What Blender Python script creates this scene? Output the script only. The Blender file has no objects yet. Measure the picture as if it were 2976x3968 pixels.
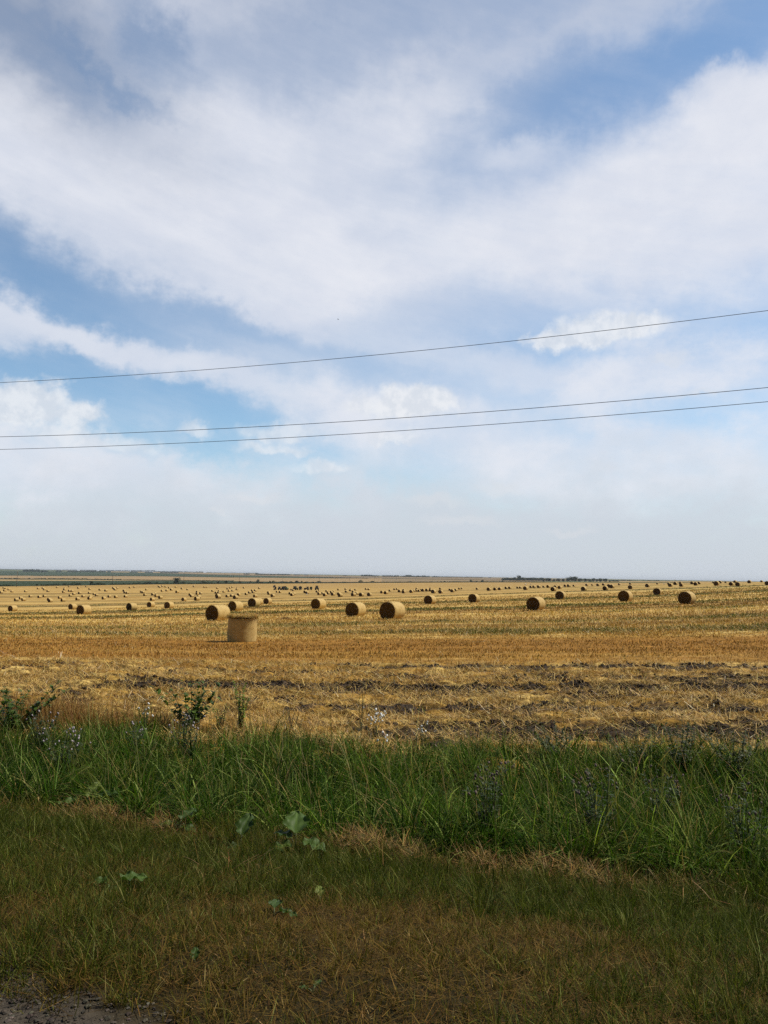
import bpy, bmesh, math, random
import numpy as np
from mathutils import Matrix, Vector

# ------------------------------------------------------------------ camera
H = 3.05                      # camera height above the near stubble field (camera stands on the road bank)
F, CX, CY = 3096.0, 1488.0, 1984.0     # focal length and centre in pixels of the 2976x3968 photograph
PITCH = math.atan(248 / F)
ROLL = math.atan(0.0162)
scene = bpy.context.scene
col = scene.collection
cam_d = bpy.data.cameras.new('camera')
cam = bpy.data.objects.new('camera', cam_d)
col.objects.link(cam)
cam_d.sensor_fit = 'VERTICAL'
cam_d.sensor_height = 24.0
cam_d.sensor_width = 18.0
cam_d.lens = F / 3968 * 24.0
cam_d.clip_start = 0.1
cam_d.clip_end = 60000
CAM_M = (Matrix.Rotation(math.pi / 2 + PITCH, 3, 'X') @ Matrix.Rotation(ROLL, 3, 'Z'))
cam.matrix_world = Matrix.Translation((0, 0, H)) @ CAM_M.to_4x4()
scene.camera = cam
RN = np.array([list(r) for r in CAM_M])
scene.view_settings.view_transform = 'Standard'
scene.view_settings.look = 'None'
scene.view_settings.exposure = 0.0
scene.view_settings.gamma = 1.0
scene.view_settings.use_curve_mapping = False


def ray(px, py):
    px = np.asarray(px, float); py = np.asarray(py, float)
    d = np.stack([(px - CX) / F, -(py - CY) / F, -np.ones_like(px * py)], 0)
    return np.tensordot(RN, d, 1)


def uw(px, py):
    d = ray(px, py)
    return d[0] / d[1], d[2] / d[1]


def azel(px, py):
    d = ray(px, py)
    return float(np.arctan2(d[0], d[1])), float(np.arctan2(d[2], np.hypot(d[0], d[1])))


# ------------------------------------------------------------------ sun and sky
SUN_EL = math.radians(52)
SUN_AZ = math.radians(76)         # clockwise from the view direction (+Y): to the right and a little beyond
sun_d = bpy.data.lights.new('sun', 'SUN')
sun_d.energy = 5.0
sun_d.angle = math.radians(0.53)
sun_d.color = (1.0, 0.93, 0.82)
sun = bpy.data.objects.new('sun', sun_d)
col.objects.link(sun)
sdir = Vector((math.sin(SUN_AZ) * math.cos(SUN_EL), math.cos(SUN_AZ) * math.cos(SUN_EL), math.sin(SUN_EL)))
sun.rotation_euler = sdir.to_track_quat('Z', 'Y').to_euler()

world = bpy.data.worlds.new('World')
scene.world = world
world.use_nodes = True
wt = world.node_tree
wt.nodes.clear()


class NT:
    """small helper to write node graphs as expressions"""
    def __init__(s, t): s.t = t
    def n(s, typ, **kw):
        nd = s.t.nodes.new(typ)
        for k, v in kw.items(): setattr(nd, k, v)
        return nd
    def put(s, sock, v):
        if isinstance(v, (int, float)): sock.default_value = v
        elif isinstance(v, (tuple, list)): sock.default_value = v
        else: s.t.links.new(v, sock)
    def m(s, op, a, b=0.0, c=None, clamp=False):
        nd = s.n('ShaderNodeMath', operation=op, use_clamp=clamp)
        s.put(nd.inputs[0], a); s.put(nd.inputs[1], b)
        if c is not None: s.put(nd.inputs[2], c)
        return nd.outputs[0]
    def vm(s, op, a, b=(0, 0, 0)):
        nd = s.n('ShaderNodeVectorMath', operation=op)
        s.put(nd.inputs[0], a); s.put(nd.inputs[1], b)
        return nd.outputs[0]
    def xyz(s, x, y, z):
        nd = s.n('ShaderNodeCombineXYZ')
        s.put(nd.inputs[0], x); s.put(nd.inputs[1], y); s.put(nd.inputs[2], z)
        return nd.outputs[0]
    def noise(s, vec, scale, detail=4, rough=0.55, out=0, dim='3D'):
        nd = s.n('ShaderNodeTexNoise')
        s.put(nd.inputs['Vector'], vec)
        nd.noise_dimensions = dim
        nd.inputs['Scale'].default_value = scale; nd.inputs['Detail'].default_value = detail
        nd.inputs['Roughness'].default_value = rough
        return nd.outputs[out]
    def smooth(s, v, a, b):
        nd = s.n('ShaderNodeMapRange', interpolation_type='SMOOTHSTEP')
        s.put(nd.inputs[0], v); s.put(nd.inputs[1], a); s.put(nd.inputs[2], b)
        return nd.outputs[0]
    def mix(s, f, a, b, typ='MIX'):
        nd = s.n('ShaderNodeMix', data_type='RGBA', blend_type=typ)
        s.put(nd.inputs[0], f)
        for k, v in ((6, a), (7, b)):
            if isinstance(v, tuple) and len(v) == 3: v = (*v, 1)
            s.put(nd.inputs[k], v)
        return nd.outputs[2]
    def ramp(s, v, pts):
        nd = s.n('ShaderNodeValToRGB')
        e = nd.color_ramp.elements
        while len(e) < len(pts): e.new(0.5)
        for k, (p, c) in zip(e, pts): k.position = p; k.color = (*c, 1)
        s.put(nd.inputs[0], v)
        return nd.outputs[0]
    def curve(s, v, pts):
        nd = s.n('ShaderNodeFloatCurve')
        c = nd.mapping.curves[0]
        while len(c.points) < len(pts): c.points.new(0.5, 0.5)
        for k, (x, y) in zip(c.points, pts): k.location = (x, y)
        nd.mapping.update()
        s.put(nd.inputs[1], v)
        return nd.outputs[0]


W = NT(wt)


def N2(vec, scale, detail=4, rough=0.55, out=0): return W.noise(vec, scale, detail, rough, out, '2D')


tc = W.n('ShaderNodeTexCoord').outputs['Generated']
sp = W.n('ShaderNodeSeparateXYZ'); wt.links.new(tc, sp.inputs[0])
AZ = W.m('ARCTAN2', sp.outputs[0], sp.outputs[1])
EL = W.m('ARCSINE', sp.outputs[2])
SKYP = W.xyz(AZ, EL, 0.0)
sky = W.n('ShaderNodeTexSky', sky_type='NISHITA', sun_disc=False, sun_elevation=SUN_EL, sun_rotation=SUN_AZ,
          altitude=100, air_density=1.0, dust_density=0.4, ozone_density=2.0)
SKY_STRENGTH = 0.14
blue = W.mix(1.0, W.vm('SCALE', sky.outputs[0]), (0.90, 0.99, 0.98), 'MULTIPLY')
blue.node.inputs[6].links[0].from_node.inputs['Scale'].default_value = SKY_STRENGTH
# turbulent offsets for cloud edges
nz1 = N2(W.vm('MULTIPLY', SKYP, (1, 1.7, 1)), 4.0, 6, 0.6, 1)
nz2 = N2(SKYP, 26.0, 4, 0.62, 1)
d1 = W.vm('SUBTRACT', nz1, (0.5, 0.5, 0.5))
d2 = W.vm('SUBTRACT', nz2, (0.5, 0.5, 0.5))


def warp(a1, a2):
    x = W.vm('MULTIPLY', d1, (a1, a1 * 0.6, 0))
    y = W.vm('MULTIPLY', d2, (a2, a2, 0))
    nd = W.n('ShaderNodeSeparateXYZ')
    wt.links.new(W.vm('ADD', SKYP, W.vm('ADD', x, y)), nd.inputs[0])
    return nd.outputs[0], nd.outputs[1]


K = 2976 / 1659.0
def blob(P, cx, cy, rx, ry, rot=0.0, soft=0.5, flat=0.0, rag=None):
    """soft ellipse in (azimuth, elevation); arguments in pixels of the 1659x2212 view, converted to angles"""
    a, e = azel(cx * K, cy * K)
    sx = K / F * math.cos(a) ** 2; sy = K / F * math.cos(a) * math.cos(e) ** 2
    rot = math.radians(rot)
    dx = W.m('SUBTRACT', P[0], a); dy = W.m('SUBTRACT', P[1], e)
    c, s_ = math.cos(rot), math.sin(rot)
    X = W.m('MULTIPLY', W.m('ADD', W.m('MULTIPLY', dx, c), W.m('MULTIPLY', dy, s_)), 1 / (rx * sx))
    Y = W.m('MULTIPLY', W.m('SUBTRACT', W.m('MULTIPLY', dy, c), W.m('MULTIPLY', dx, s_)), 1 / (ry * sy))
    if flat: Y = W.m('ADD', Y, W.m('MULTIPLY', W.m('MINIMUM', Y, 0.0), flat))
    d = W.m('SQRT', W.m('ADD', W.m('MULTIPLY', X, X), W.m('MULTIPLY', Y, Y)))
    if rag is not None: d = W.m('ADD', d, rag)
    return W.smooth(d, 1 + soft, 1 - soft)


def edge(P, pts, soft_px):
    """1 above a boundary line given as view pixels, 0 below"""
    A0, A1 = -1.2, 1.2
    q = []
    for x, y in pts:
        a, e = azel(x * K, y * K)
        q.append(((a - A0) / (A1 - A0), e / 1.2))
    q = [(0.0, q[0][1])] + q + [(1.0, q[-1][1])]
    t = W.m('DIVIDE', W.m('SUBTRACT', P[0], A0), A1 - A0, clamp=True)
    b = W.m('MULTIPLY', W.curve(t, q), 1.2)
    sft = soft_px * K / F
    return W.smooth(W.m('SUBTRACT', P[1], b), -sft, sft)


def mul(*a):
    r = a[0]
    for k in a[1:]: r = W.m('MULTIPLY', r, k)
    return r
def inv(a): return W.m('SUBTRACT', 1.0, a)
def union(*a):
    r = inv(a[0])
    for k in a[1:]: r = W.m('MULTIPLY', r, inv(k))
    return inv(r)


Pw = warp(0.16, 0.03)      # wispy
Ps = warp(0.012, 0.032)     # puffy
Pm = warp(0.26, 0.05)
streak = N2(W.vm('MULTIPLY', W.n('ShaderNodeVectorRotate', rotation_type='Z_AXIS').outputs[0], (1.2, 5.0, 1)), 3.0, 6, 0.6)
_vr = streak.node.inputs[0].links[0].from_node.inputs[0].links[0].from_node
wt.links.new(SKYP, _vr.inputs['Vector']); _vr.inputs['Angle'].default_value = math.radians(14)
fine = N2(W.vm('MULTIPLY', SKYP, (1, 1.6, 1)), 9.0, 7, 0.62)

sheet = edge(Pw, [(-300, 380), (0, 505), (180, 565), (400, 655), (640, 715), (760, 690), (950, 655), (1200, 650), (1659, 640), (2000, 600)], 75)
holes = union(mul(blob(Pw, 1400, 150, 470, 115, 17, 0.9), 0.9),
              mul(blob(Pw, 1620, 40, 300, 105, 14, 0.85), 0.93),
              mul(blob(Pm, 1150, 205, 220, 85, 12, 0.8), 0.5),
              mul(blob(Pm, 310, 25, 150, 80, -35, 0.9), 0.6),
              mul(blob(Pm, 230, 150, 200, 30, -22, 0.9), 0.45),
              mul(blob(Pm, 900, 30, 620, 150, 10, 0.95), 0.55), mul(blob(Pm, 60, 60, 300, 110, -20, 0.95), 0.4))
sheet = mul(sheet, inv(holes))
mound = union(blob(Ps, 1640, 260, 190, 110, -10, 0.35), mul(blob(Ps, 1560, 170, 55, 45, 0, 0.5), 0.9), mul(blob(Ps, 1120, 330, 90, 38, 0, 0.7), 0.6))
band = union(blob(Pw, 190, 725, 330, 40, -11, 0.55), mul(blob(Pw, 500, 810, 200, 42, -10, 0.7), 0.8), mul(blob(Pw, -60, 690, 160, 50, -5, 0.6), 0.9))
veil_edge = edge(Pm, [(-300, 1010), (0, 985), (300, 985), (520, 985), (600, 850), (880, 830), (1090, 880), (1250, 760), (1659, 700)], 55)
veil = mul(inv(veil_edge), W.m('MULTIPLY', W.smooth(fine, 0.28, 0.72), 0.55, clamp=True))
veil = W.m('ADD', veil, mul(inv(veil_edge), 0.18))
bluegap = union(mul(blob(Pm, 1620, 890, 260, 42, 6, 0.8), 0.7), mul(blob(Pw, 480, 980, 130, 30, 0, 0.8), 0.5), mul(blob(Pm, 700, 1010, 330, 40, 0, 0.9), 0.4))
veil = mul(veil, inv(bluegap))
soft2 = union(mul(blob(Pw, 1300, 1000, 420, 60, -3, 0.6), 0.6), mul(blob(Pw, 900, 905, 300, 65, -6, 0.7), 0.6), mul(blob(Pw, 100, 1010, 420, 60, -6, 0.6), 0.75), mul(blob(Pw, 1200, 800, 330, 40, -6, 0.9), 0.35), mul(blob(Pm, 900, 750, 620, 80, -4, 0.95), 0.42), mul(blob(Pm, 1450, 830, 420, 90, -4, 0.95), 0.35))
low = inv(edge(Pm, [(-300, 1070), (0, 1070), (600, 1060), (1100, 1020), (1659, 1070)], 95))
puffs = [(1300, 722, 128, 34, 4), (1375, 702, 45, 26, 0), (1200, 735, 60, 16, 0), (875, 880, 92, 36, 0), (925, 872, 50, 26, 0), (50, 888, 125, 44, -4),
         (75, 858, 75, 30, 0), (190, 890, 36, 24, 0)]
softp = [(415, 932, 26, 15, 0), (600, 938, 84, 18, 3), (585, 972, 66, 13, 0), (180, 948, 130, 20, -4), (700, 1015, 56, 14, 0), (850, 948, 44, 15, 0)]
faint = [(1450, 777, 45, 14, 0), (1510, 852, 60, 10, 5), (930, 1083, 62, 15, 0), (1000, 1125, 80, 14, 0), (1080, 1060, 50, 14, 0), (470, 1100, 14, 6, 0), (1230, 1150, 50, 10, 0), (560, 1078, 50, 12, 0)]
billow = W.m('MULTIPLY', W.m('SUBTRACT', N2(W.vm('MULTIPLY', SKYP, (1, 1.25, 1)), 30.0, 4, 0.55), 0.5), 1.2)
pf = union(*[blob(Ps, a, b, c * 1.12, d * 1.25, r, 0.45, 0.8, billow) for a, b, c, d, r in puffs])
ps = union(*[blob(Ps, a, b, c * 1.1, d * 1.2, r, 0.6, 0.6, billow) for a, b, c, d, r in softp])
ff = union(*[blob(Ps, a, b, c, d, r, 0.6, 0.5) for a, b, c, d, r in faint])

sheet_tex = W.m('ADD', W.m('MULTIPLY', W.m('SUBTRACT', streak, 0.5), 0.5), 0.98)
A_sheet = W.m('MULTIPLY', mul(sheet, 0.90), sheet_tex, clamp=True)
thin = W.m('MULTIPLY', W.smooth(streak, 0.35, 0.75), 0.28)       # thin cirrus over the blue
ahead = W.m('MULTIPLY', W.smooth(W.m('ABSOLUTE', AZ), 1.25, 0.75), W.smooth(EL, 1.0, 0.74))      # the cloud sheet stands ahead; unseen sky behind and overhead kept cloudless to cut fill
leftgap = union(mul(blob(Pw, 90, 590, 330, 52, -16, 0.85), 0.75), mul(blob(Pw, 60, 805, 260, 34, -6, 0.8), 0.7), mul(blob(Pw, 300, 890, 190, 50, 0, 0.9), 0.3), mul(blob(Pw, 470, 690, 260, 30, -12, 0.8), 0.6))
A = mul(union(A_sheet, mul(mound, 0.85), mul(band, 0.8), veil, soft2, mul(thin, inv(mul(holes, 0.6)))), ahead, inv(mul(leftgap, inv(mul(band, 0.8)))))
white = W.mix(W.smooth(fine, 0.3, 0.7), (0.735, 0.765, 0.85), (0.80, 0.82, 0.885))
white = W.mix(mul(W.smooth(EL, 0.50, 0.70), 0.8), white, (0.47, 0.52, 0.64))
white = W.mix(mul(blob(Pw, -40, -40, 460, 200, -24, 0.95), 0.95), white, (0.33, 0.38, 0.49))     # lens corner darkening painted into the cloud colour, upper left
rear = W.mix(0.55, W.mix(1.0, blue, (0.5, 0.5, 0.5), 'MULTIPLY'), (0.105, 0.125, 0.15))  # unseen sky behind the camera, dimmed and greyed to deepen the shade
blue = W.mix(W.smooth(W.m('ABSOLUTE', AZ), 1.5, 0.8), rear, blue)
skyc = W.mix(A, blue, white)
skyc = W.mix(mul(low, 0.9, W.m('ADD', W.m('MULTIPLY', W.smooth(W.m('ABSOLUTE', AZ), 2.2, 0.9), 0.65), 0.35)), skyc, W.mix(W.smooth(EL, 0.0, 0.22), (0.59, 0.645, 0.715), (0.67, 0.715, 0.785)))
under = W.smooth(N2(W.vm('ADD', SKYP, (0.0, 0.012, 0.0)), 38.0, 5, 0.6), 0.36, 0.62)
puffc = W.mix(under, (0.72, 0.76, 0.82), (0.87, 0.885, 0.91))
skyc = W.mix(mul(ps, 0.55), skyc, puffc)
skyc = W.mix(mul(pf, 0.80), skyc, puffc)
skyc = W.mix(mul(ff, 0.28), skyc, (0.76, 0.77, 0.79))
skyc = W.mix(W.smooth(EL, 0.0, -0.05), skyc, (0.30, 0.27, 0.20))   # below the horizon the world is ground
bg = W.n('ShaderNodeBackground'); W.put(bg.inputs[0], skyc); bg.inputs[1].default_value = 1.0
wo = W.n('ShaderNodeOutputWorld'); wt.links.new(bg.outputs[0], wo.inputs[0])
world.cycles.sampling_method = 'MANUAL'
world.cycles.sample_map_resolution = 512
scene.cycles.max_bounces = 6
scene.cycles.diffuse_bounces = 3
scene.cycles.transmission_bounces = 3
scene.cycles.transparent_max_bounces = 4
scene.cycles.volume_bounces = 0
scene.cycles.use_denoising = False


BALE_PX = """298,687,23459,23690;2640,2993,23397,23614;90,208,22741,22810;163,271,22772,22837;118,241,22837,22918;280,412,22804,22876;-36,141,22880,22998;394,539,22876,22958;926,1054,22873,22949;1420,1537,22764,22835;1609,1722,22755,22828;1660,1787,22801,22876;1794,1926,22858,22940;2156,2264,22723,22782;2459,2568,22759,22822;2438,2559,22799,22880;2396,2528,22891,22972;2631,2758,22846,22931;2727,2861,22858,22943;2790,2926,22971,23057;2655,2799,23030,23121;2233,2401,23103,23206;2342,2546,23188,23316;1098,1257,23052,23148;1443,1609,23075,23177;1640,1799,23052,23142;720,895,23121,23224;814,1004,23177,23289;533,732,23177,23301;1808,2004,23166,23283;1835,2058,23211,23341;2908,3099,23148,23265;2631,2712,22696,22750;2984,3087,22741,22813;2940,3561,23437,23820;3295,3394,22696,22755;3420,3533,22786,22858;3814,3926,22810,22886;4036,4172,22826,22925;3018,3163,22931,23025;3398,3524,22931,23012;3582,3723,22971,23057;3669,3814,23008,23103;3145,3295,23057,23148;3434,3588,23084,23175;3376,3561,23121,23238;3931,4107,23115,23229;4157,4316,23061,23157;4405,4564,23075,23178;4781,4948,23066,23157;4342,4438,22741,22813;4374,4483,22768,22849;4410,4523,22801,22880;4492,4595,22759,22822;4750,4872,22844,22931;4787,4908,22909,22998;4872,4998,22925,23018;4989,5083,22732,22795;5161,5260,22723,22781;5618,5734,22810,22880;5420,5541,22889,22971;5477,5604,22904,22990;5541,5685,23008,23097;5857,5987,22976,23075;5794,6005,23157,23287;5676,6016,23320,23531;4884,5318,23365,23654;5982,6127,23036,23135;5964,6051,22967,23039;6112,6195,22678,22750;6148,6241,22714,22782;6241,6325,22674,22737;6371,6461,22705,22764;6506,6597,22741,22801;6582,6696,22790,22886;6769,6854,22719,22779;6995,7094,22772,22840;7215,7316,22808,22871;6226,6338,22853,22931;6407,6519,22840,22918;6801,6926,22867,22980;7470,7552,22678,22750;7881,7971,22719,22781;7962,8034,22714,22777;8378,8468,22759,22822;8767,8872,22777,22846;8857,8960,22750,22810;8817,8929,22858,22934;8183,8297,22858,22934;8441,8550,22871,22949;8318,8432,22922,23007;8414,8535,22925,23007;8618,8731,22889,22967;7582,7703,22891,22967;7577,7709,22954,23048;7709,7841,22943,23034;7298,7441,22994,23088;7356,7519,23043,23148;7609,7790,23066,23188;7510,7750,23117,23278;6127,6298,23084,23206;7018,7239,23157,23292;6358,6747,23320,23578;8324,8541,23003,23139;8356,8553,23025,23193;8731,8893,23048,23151;8902,9063,23039,23133;8960,9040,22723,22777;8957,9058,22853,22925;7967,8920,23433,24070;8839,9420,23292,23685;9148,9241,22759,22810;9130,9235,22799,22871;9401,9492,22744,22804;10004,10094,22755,22822;9718,9823,22840,22913;9841,9940,22840,22925;9747,9872,22900,22985;9606,9729,22913,22999;9479,9606,22972,23057;9177,9316,22985,23090;9027,9226,23066,23211;9805,9982,23034,23151;9606,10085,23175,23522;9904,10116,23175,23437;10184,10559,23171,23405;10347,10465,22913,23003;10356,10497,22954,23048;10483,10655,23016,23139;10682,10796,22891,22967;10794,10908,22900,22980;11125,11237,22781,22846;11233,11351,22810,22876;11306,11418,22831,22904;11175,11315,22940,23036;11237,11401,22990,23099;11351,11441,22976,23057;11779,11884,22876,22985;11839,11971,22916,23018;12231,12340,22880,22961;12316,12389,22858,22922;12298,12439,22952,23061;12439,12561,22949,23036;12497,12684,22985,23108;12602,12718,22862,22943;12651,12787,22936,23039;12772,12899,22900,22994;12877,12955,22895,22958;12814,12995,22958,23084;13040,13230,22952,23066;13080,13289,22990,23130;13061,13161,22808,22876;13344,13438,22792,22858;13570,13655,22810,22876;13532,13637,22831,22916;13722,13821,22817,22886;13356,13483,22876,22963;13622,13763,22886,22976;13745,13886,22931,23054;13600,13799,22961,23103;13890,14112,22967,23115;14206,14418,22961,23103;14137,14233,22786,22858;14242,14342,22795,22867;14731,14875,22889,22998;14872,15042,22904,23030;12067,12624,23188,23596;13396,14179,23329,23907;14700,15712,23310,24007;15054,15154,22846,22922;15235,15340,22795,22867;15340,15425,22786,22858;15412,15552,22846,22954;15564,15723,22876,22994;15597,15687,22826,22913;15855,16027,22853,22976;15976,16080,22844,22940;16080,16184,22831,22931;16103,16199,22772,22840;16172,16302,22846,22934;16266,16347,22822,22913;16329,16456,22810,22925;16492,16600,22799,22918;16637,16727,22768,22840;16588,16772,22817,22918;16700,16895,22844,22994;16971,17170,22853,22998;17016,17112,22768,22849;17369,17505,22808,22889;17432,17631,22826,22954;17586,17722,22810,22909;17749,17852,22773,22844;17843,17933,22764,22835;16456,16890,23066,23415;18430,18539,22777,22853;18850,19031,22764,22898;19103,19275,22764,22886;19203,19302,22746,22822;19284,19447,22755,22871;19550,19678,22732,22826;19682,19826,22726,22826;20004,20107,22732,22808;20112,20221,22728,22810;20239,20492,22714,22862;20508,20631,22696,22786;20626,20767,22687,22786;20785,20975,22674,22786;18136,18609,23012,23347;20391,21165,23121,23654;21005,21127,22696,22772;21172,21325,22663,22781;21325,21561,22741,22909;21447,21606,22678,22808;21542,21642,22656,22732;21615,21769,22696,22822;21846,21958,22647,22744;21949,22127,22636,22746;22193,22278,22687,22732;22664,22817,22614,22708;22908,22998,22647,22699;23107,23230,22611,22714;23318,23456,22596,22696;22510,22736,22726,22898;23351,23568,22705,22876;23541,23694,22632,22782;23631,23794,22650,22795;21501,21949,22900,23225;23946,24045,22602,22678;24367,24483,22578,22659;24320,24524,22669,22831;24991,25184,22618,22759;25420,25519,22596,22647;25863,25962,22575,22659;25884,26071,22605,22744;26092,26251,22542,22669;26306,26441,22542,22641;26311,26492,22609,22737;25298,25649,22786,23052;26269,26984,22913,23414;23929,24550,22880,23310;26706,26941,22533,22645;26878,27040,22555,22690;27013,27176,22542,22645;27583,27691,22547,22600;27682,27859,22506,22696;27836,27968,22500,22611;28062,28167,22555,22593;28393,28574,22482,22587;28243,28433,22556,22696;28482,28699,22551,22717;28957,29120,22479,22605;29449,29576,22488,22565;29648,29834,22515,22681"""


# ------------------------------------------------------------------ helpers
def tag(o, label=None, cat=None, group=None, kind=None):
    if label: o['label'] = label
    if cat: o['category'] = cat
    if group: o['group'] = group
    if kind: o['kind'] = kind
    return o


def mesh_np(name, V, Fc, mats=(), mat_idx=None, cols=None, smooth=True):
    """mesh from arrays; Fc is an (n,4) or (n,3) array or a list of such arrays"""
    me = bpy.data.meshes.new(name)
    V = np.ascontiguousarray(V, np.float32)
    if not isinstance(Fc, list): Fc = [Fc]
    me.vertices.add(len(V)); me.vertices.foreach_set('co', V.ravel())
    li = np.concatenate([f.ravel() for f in Fc]).astype(np.int32)
    sizes = np.concatenate([np.full(len(f), f.shape[1], np.int32) for f in Fc])
    me.loops.add(len(li)); me.loops.foreach_set('vertex_index', li)
    me.polygons.add(len(sizes))
    st = np.zeros(len(sizes), np.int32); st[1:] = np.cumsum(sizes)[:-1]
    me.polygons.foreach_set('loop_start', st)
    me.polygons.foreach_set('use_smooth', np.full(len(sizes), smooth, bool))
    for m in mats: me.materials.append(m)
    if mat_idx is not None: me.polygons.foreach_set('material_index', np.asarray(mat_idx, np.int32))
    if cols is not None:
        at = me.color_attributes.new('Col', 'FLOAT_COLOR', 'POINT')
        c = np.ones((len(V), 4), np.float32); c[:, :3] = cols
        at.data.foreach_set('color', c.ravel())
    me.update(calc_edges=True)
    me.validate()
    return me


def link(name, me, parent=None, loc=None):
    o = bpy.data.objects.new(name, me); col.objects.link(o)
    if parent is not None: o.parent = parent
    if loc is not None: o.location = loc
    return o


def copy_tree(o, parent=None):
    c = o.copy(); col.objects.link(c)
    if parent is not None: c.parent = parent
    for ch in o.children: copy_tree(ch, c)
    return c


def grid_faces(nu, nv):
    i = np.arange(nu - 1)[:, None] * nv + np.arange(nv - 1)[None, :]
    return np.stack([i, i + nv, i + nv + 1, i + 1], -1).reshape(-1, 4)


def hash2(ix, iy, seed):
    h = (ix.astype(np.int64) * 374761393 + iy.astype(np.int64) * 668265263 + seed * 974634777) & 0xFFFFFFFF
    h = ((h ^ (h >> 13)) * 1274126177) & 0xFFFFFFFF
    h = h ^ (h >> 16)
    return (h & 0xFFFFFF) / float(0xFFFFFF)


def vn(x, y, seed=0):
    ix = np.floor(x); iy = np.floor(y); fx = x - ix; fy = y - iy
    fx = fx * fx * (3 - 2 * fx); fy = fy * fy * (3 - 2 * fy)
    a = hash2(ix, iy, seed); b = hash2(ix + 1, iy, seed); c = hash2(ix, iy + 1, seed); d = hash2(ix + 1, iy + 1, seed)
    return (a * (1 - fx) + b * fx) * (1 - fy) + (c * (1 - fx) + d * fx) * fy


def fbm(x, y, seed=0, o=4, g=0.55):
    r = 0; a = 1; t = 0
    for i in range(o):
        r = r + a * vn(x * 2 ** i, y * 2 ** i, seed + i * 17); t += a; a *= g
    return r / t


def sst(v, a, b):
    t = np.clip((v - a) / (b - a), 0, 1)      # also works with a > b (falling)
    return t * t * (3 - 2 * t)


def lerp3(a, b, t): return np.asarray(a) * (1 - t[..., None]) + np.asarray(b) * t[..., None]


# ------------------------------------------------------------------ terrain: fitted to the size and foot of every bale
BP = np.array([[float(k) / 10 for k in q.split(',')] for q in BALE_PX.split(';')])
bpx = (BP[:, 0] + BP[:, 1]) / 2; bpy_ = BP[:, 3]; bh = BP[:, 3] - BP[:, 2]
bu, bw = uw(bpx, bpy_)
BALE_D = 1.42
bD = BALE_D * F / (bh + 0.3)
_an = [(a, d, 3.05 - 0.25 * max(0, min(1, (a + .05) / .5))) for a in np.linspace(-.55, .55, 9) for d in (13, 20, 30)]
TU = np.append(bu, [a[0] for a in _an]); TD = np.append(bD, [a[1] for a in _an])
TR = np.append(-bw * bD, [a[2] for a in _an])
TW = np.append(np.clip(bh / 8, 1, 4), np.full(len(_an), 1.5))


def tbasis(u, D):
    g = D / (D + 200.0)
    return np.stack([np.ones_like(g), g, u * g, u * u * g, g * g, u * g * g], -1)


_W = TW / np.sqrt(TD)
TC = np.linalg.lstsq(tbasis(TU, TD) * _W[:, None], TR * _W, rcond=None)[0]
TRES = TR - tbasis(TU, TD) @ TC
LU = np.linspace(-0.75, 0.75, 121); LD = np.linspace(math.log(2), math.log(60000), 240)
gu, gd = np.meshgrid(LU, LD, indexing='ij')
_k = np.exp(-.5 * (((gu[..., None] - TU) / .07) ** 2 + ((gd[..., None] - np.log(TD)) / .28) ** 2)) * TW
DROP = tbasis(gu, np.exp(gd)) @ TC + (_k * TRES).sum(-1) / (_k.sum(-1) + .6)
_D = np.exp(gd)
_far = sst(np.log(_D), math.log(2300), math.log(8500))
DROP = DROP * (1 - _far) + (DROP * 0.10 - 6.0) * _far       # far plain rises to low hills
del _k


def drop_ud(u, D):
    a = np.clip((np.asarray(u) - LU[0]) / (LU[1] - LU[0]), 0, len(LU) - 1.001)
    b = np.clip((np.log(np.maximum(D, 2.0)) - LD[0]) / (LD[1] - LD[0]), 0, len(LD) - 1.001)
    i = a.astype(int); j = b.astype(int); fa = a - i; fb = b - j
    return (DROP[i, j] * (1 - fa) + DROP[i + 1, j] * fa) * (1 - fb) + (DROP[i, j + 1] * (1 - fa) + DROP[i + 1, j + 1] * fa) * fb


NS = np.array([0.29, 0.957])        # across the verge, away from the road
def s_of(x, y): return NS[0] * x + NS[1] * y
def s2_of(x, y): return 0.54 * x + 0.84 * y        # across the worn edge of the road


S_XP = np.array([-60, -8, 1.5, 2.9, 3.6, 5.0, 6.5, 8.0, 8.9, 10.5, 12.5, 14.5])
S_ZP = np.array([1.28, 1.30, 1.34, 1.33, 1.22, 0.88, 0.50, 0.22, -0.02, -0.12, -0.04, 0.0])


def zground(x, y):
    x = np.asarray(x, float); y = np.asarray(y, float)
    ph = np.clip(np.arctan2(x, y), -0.64, 0.64)
    r = np.hypot(x, y)
    D = r * np.cos(ph)
    z = H - drop_ud(np.tan(ph), D)
    s = s_of(x, y)
    t = sst(s, 10.5, 13.5)
    zv = np.interp(s, S_XP, S_ZP) + 0.10 * (fbm(x * 0.7, y * 0.7, 3, 3) - 0.5) + 0.05 * (fbm(x * 2.6, y * 2.6, 4, 3) - 0.5)
    near = np.abs(y) + np.abs(x) < 400
    return np.where(near, zv * (1 - t) + z * t, np.where(s < 0, 1.28, z))


_LDs = np.exp(np.linspace(math.log(9), math.log(30000), 2500))
def hit(px, py):
    """ground point (x, y, z) seen at a pixel of the photograph"""
    u, w = (float(k) for k in uw(px, py))
    f = -drop_ud(np.full(_LDs.shape, u), _LDs) / _LDs - w
    k = np.where(f >= 0)[0]
    D = _LDs[k[0]] if len(k) else 30000.0
    if len(k) and k[0] > 0:
        i = k[0]; D = _LDs[i - 1] + (_LDs[i] - _LDs[i - 1]) * (-f[i - 1]) / (f[i] - f[i - 1])
    return u * D, D, float(zground(u * D, D))


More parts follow.
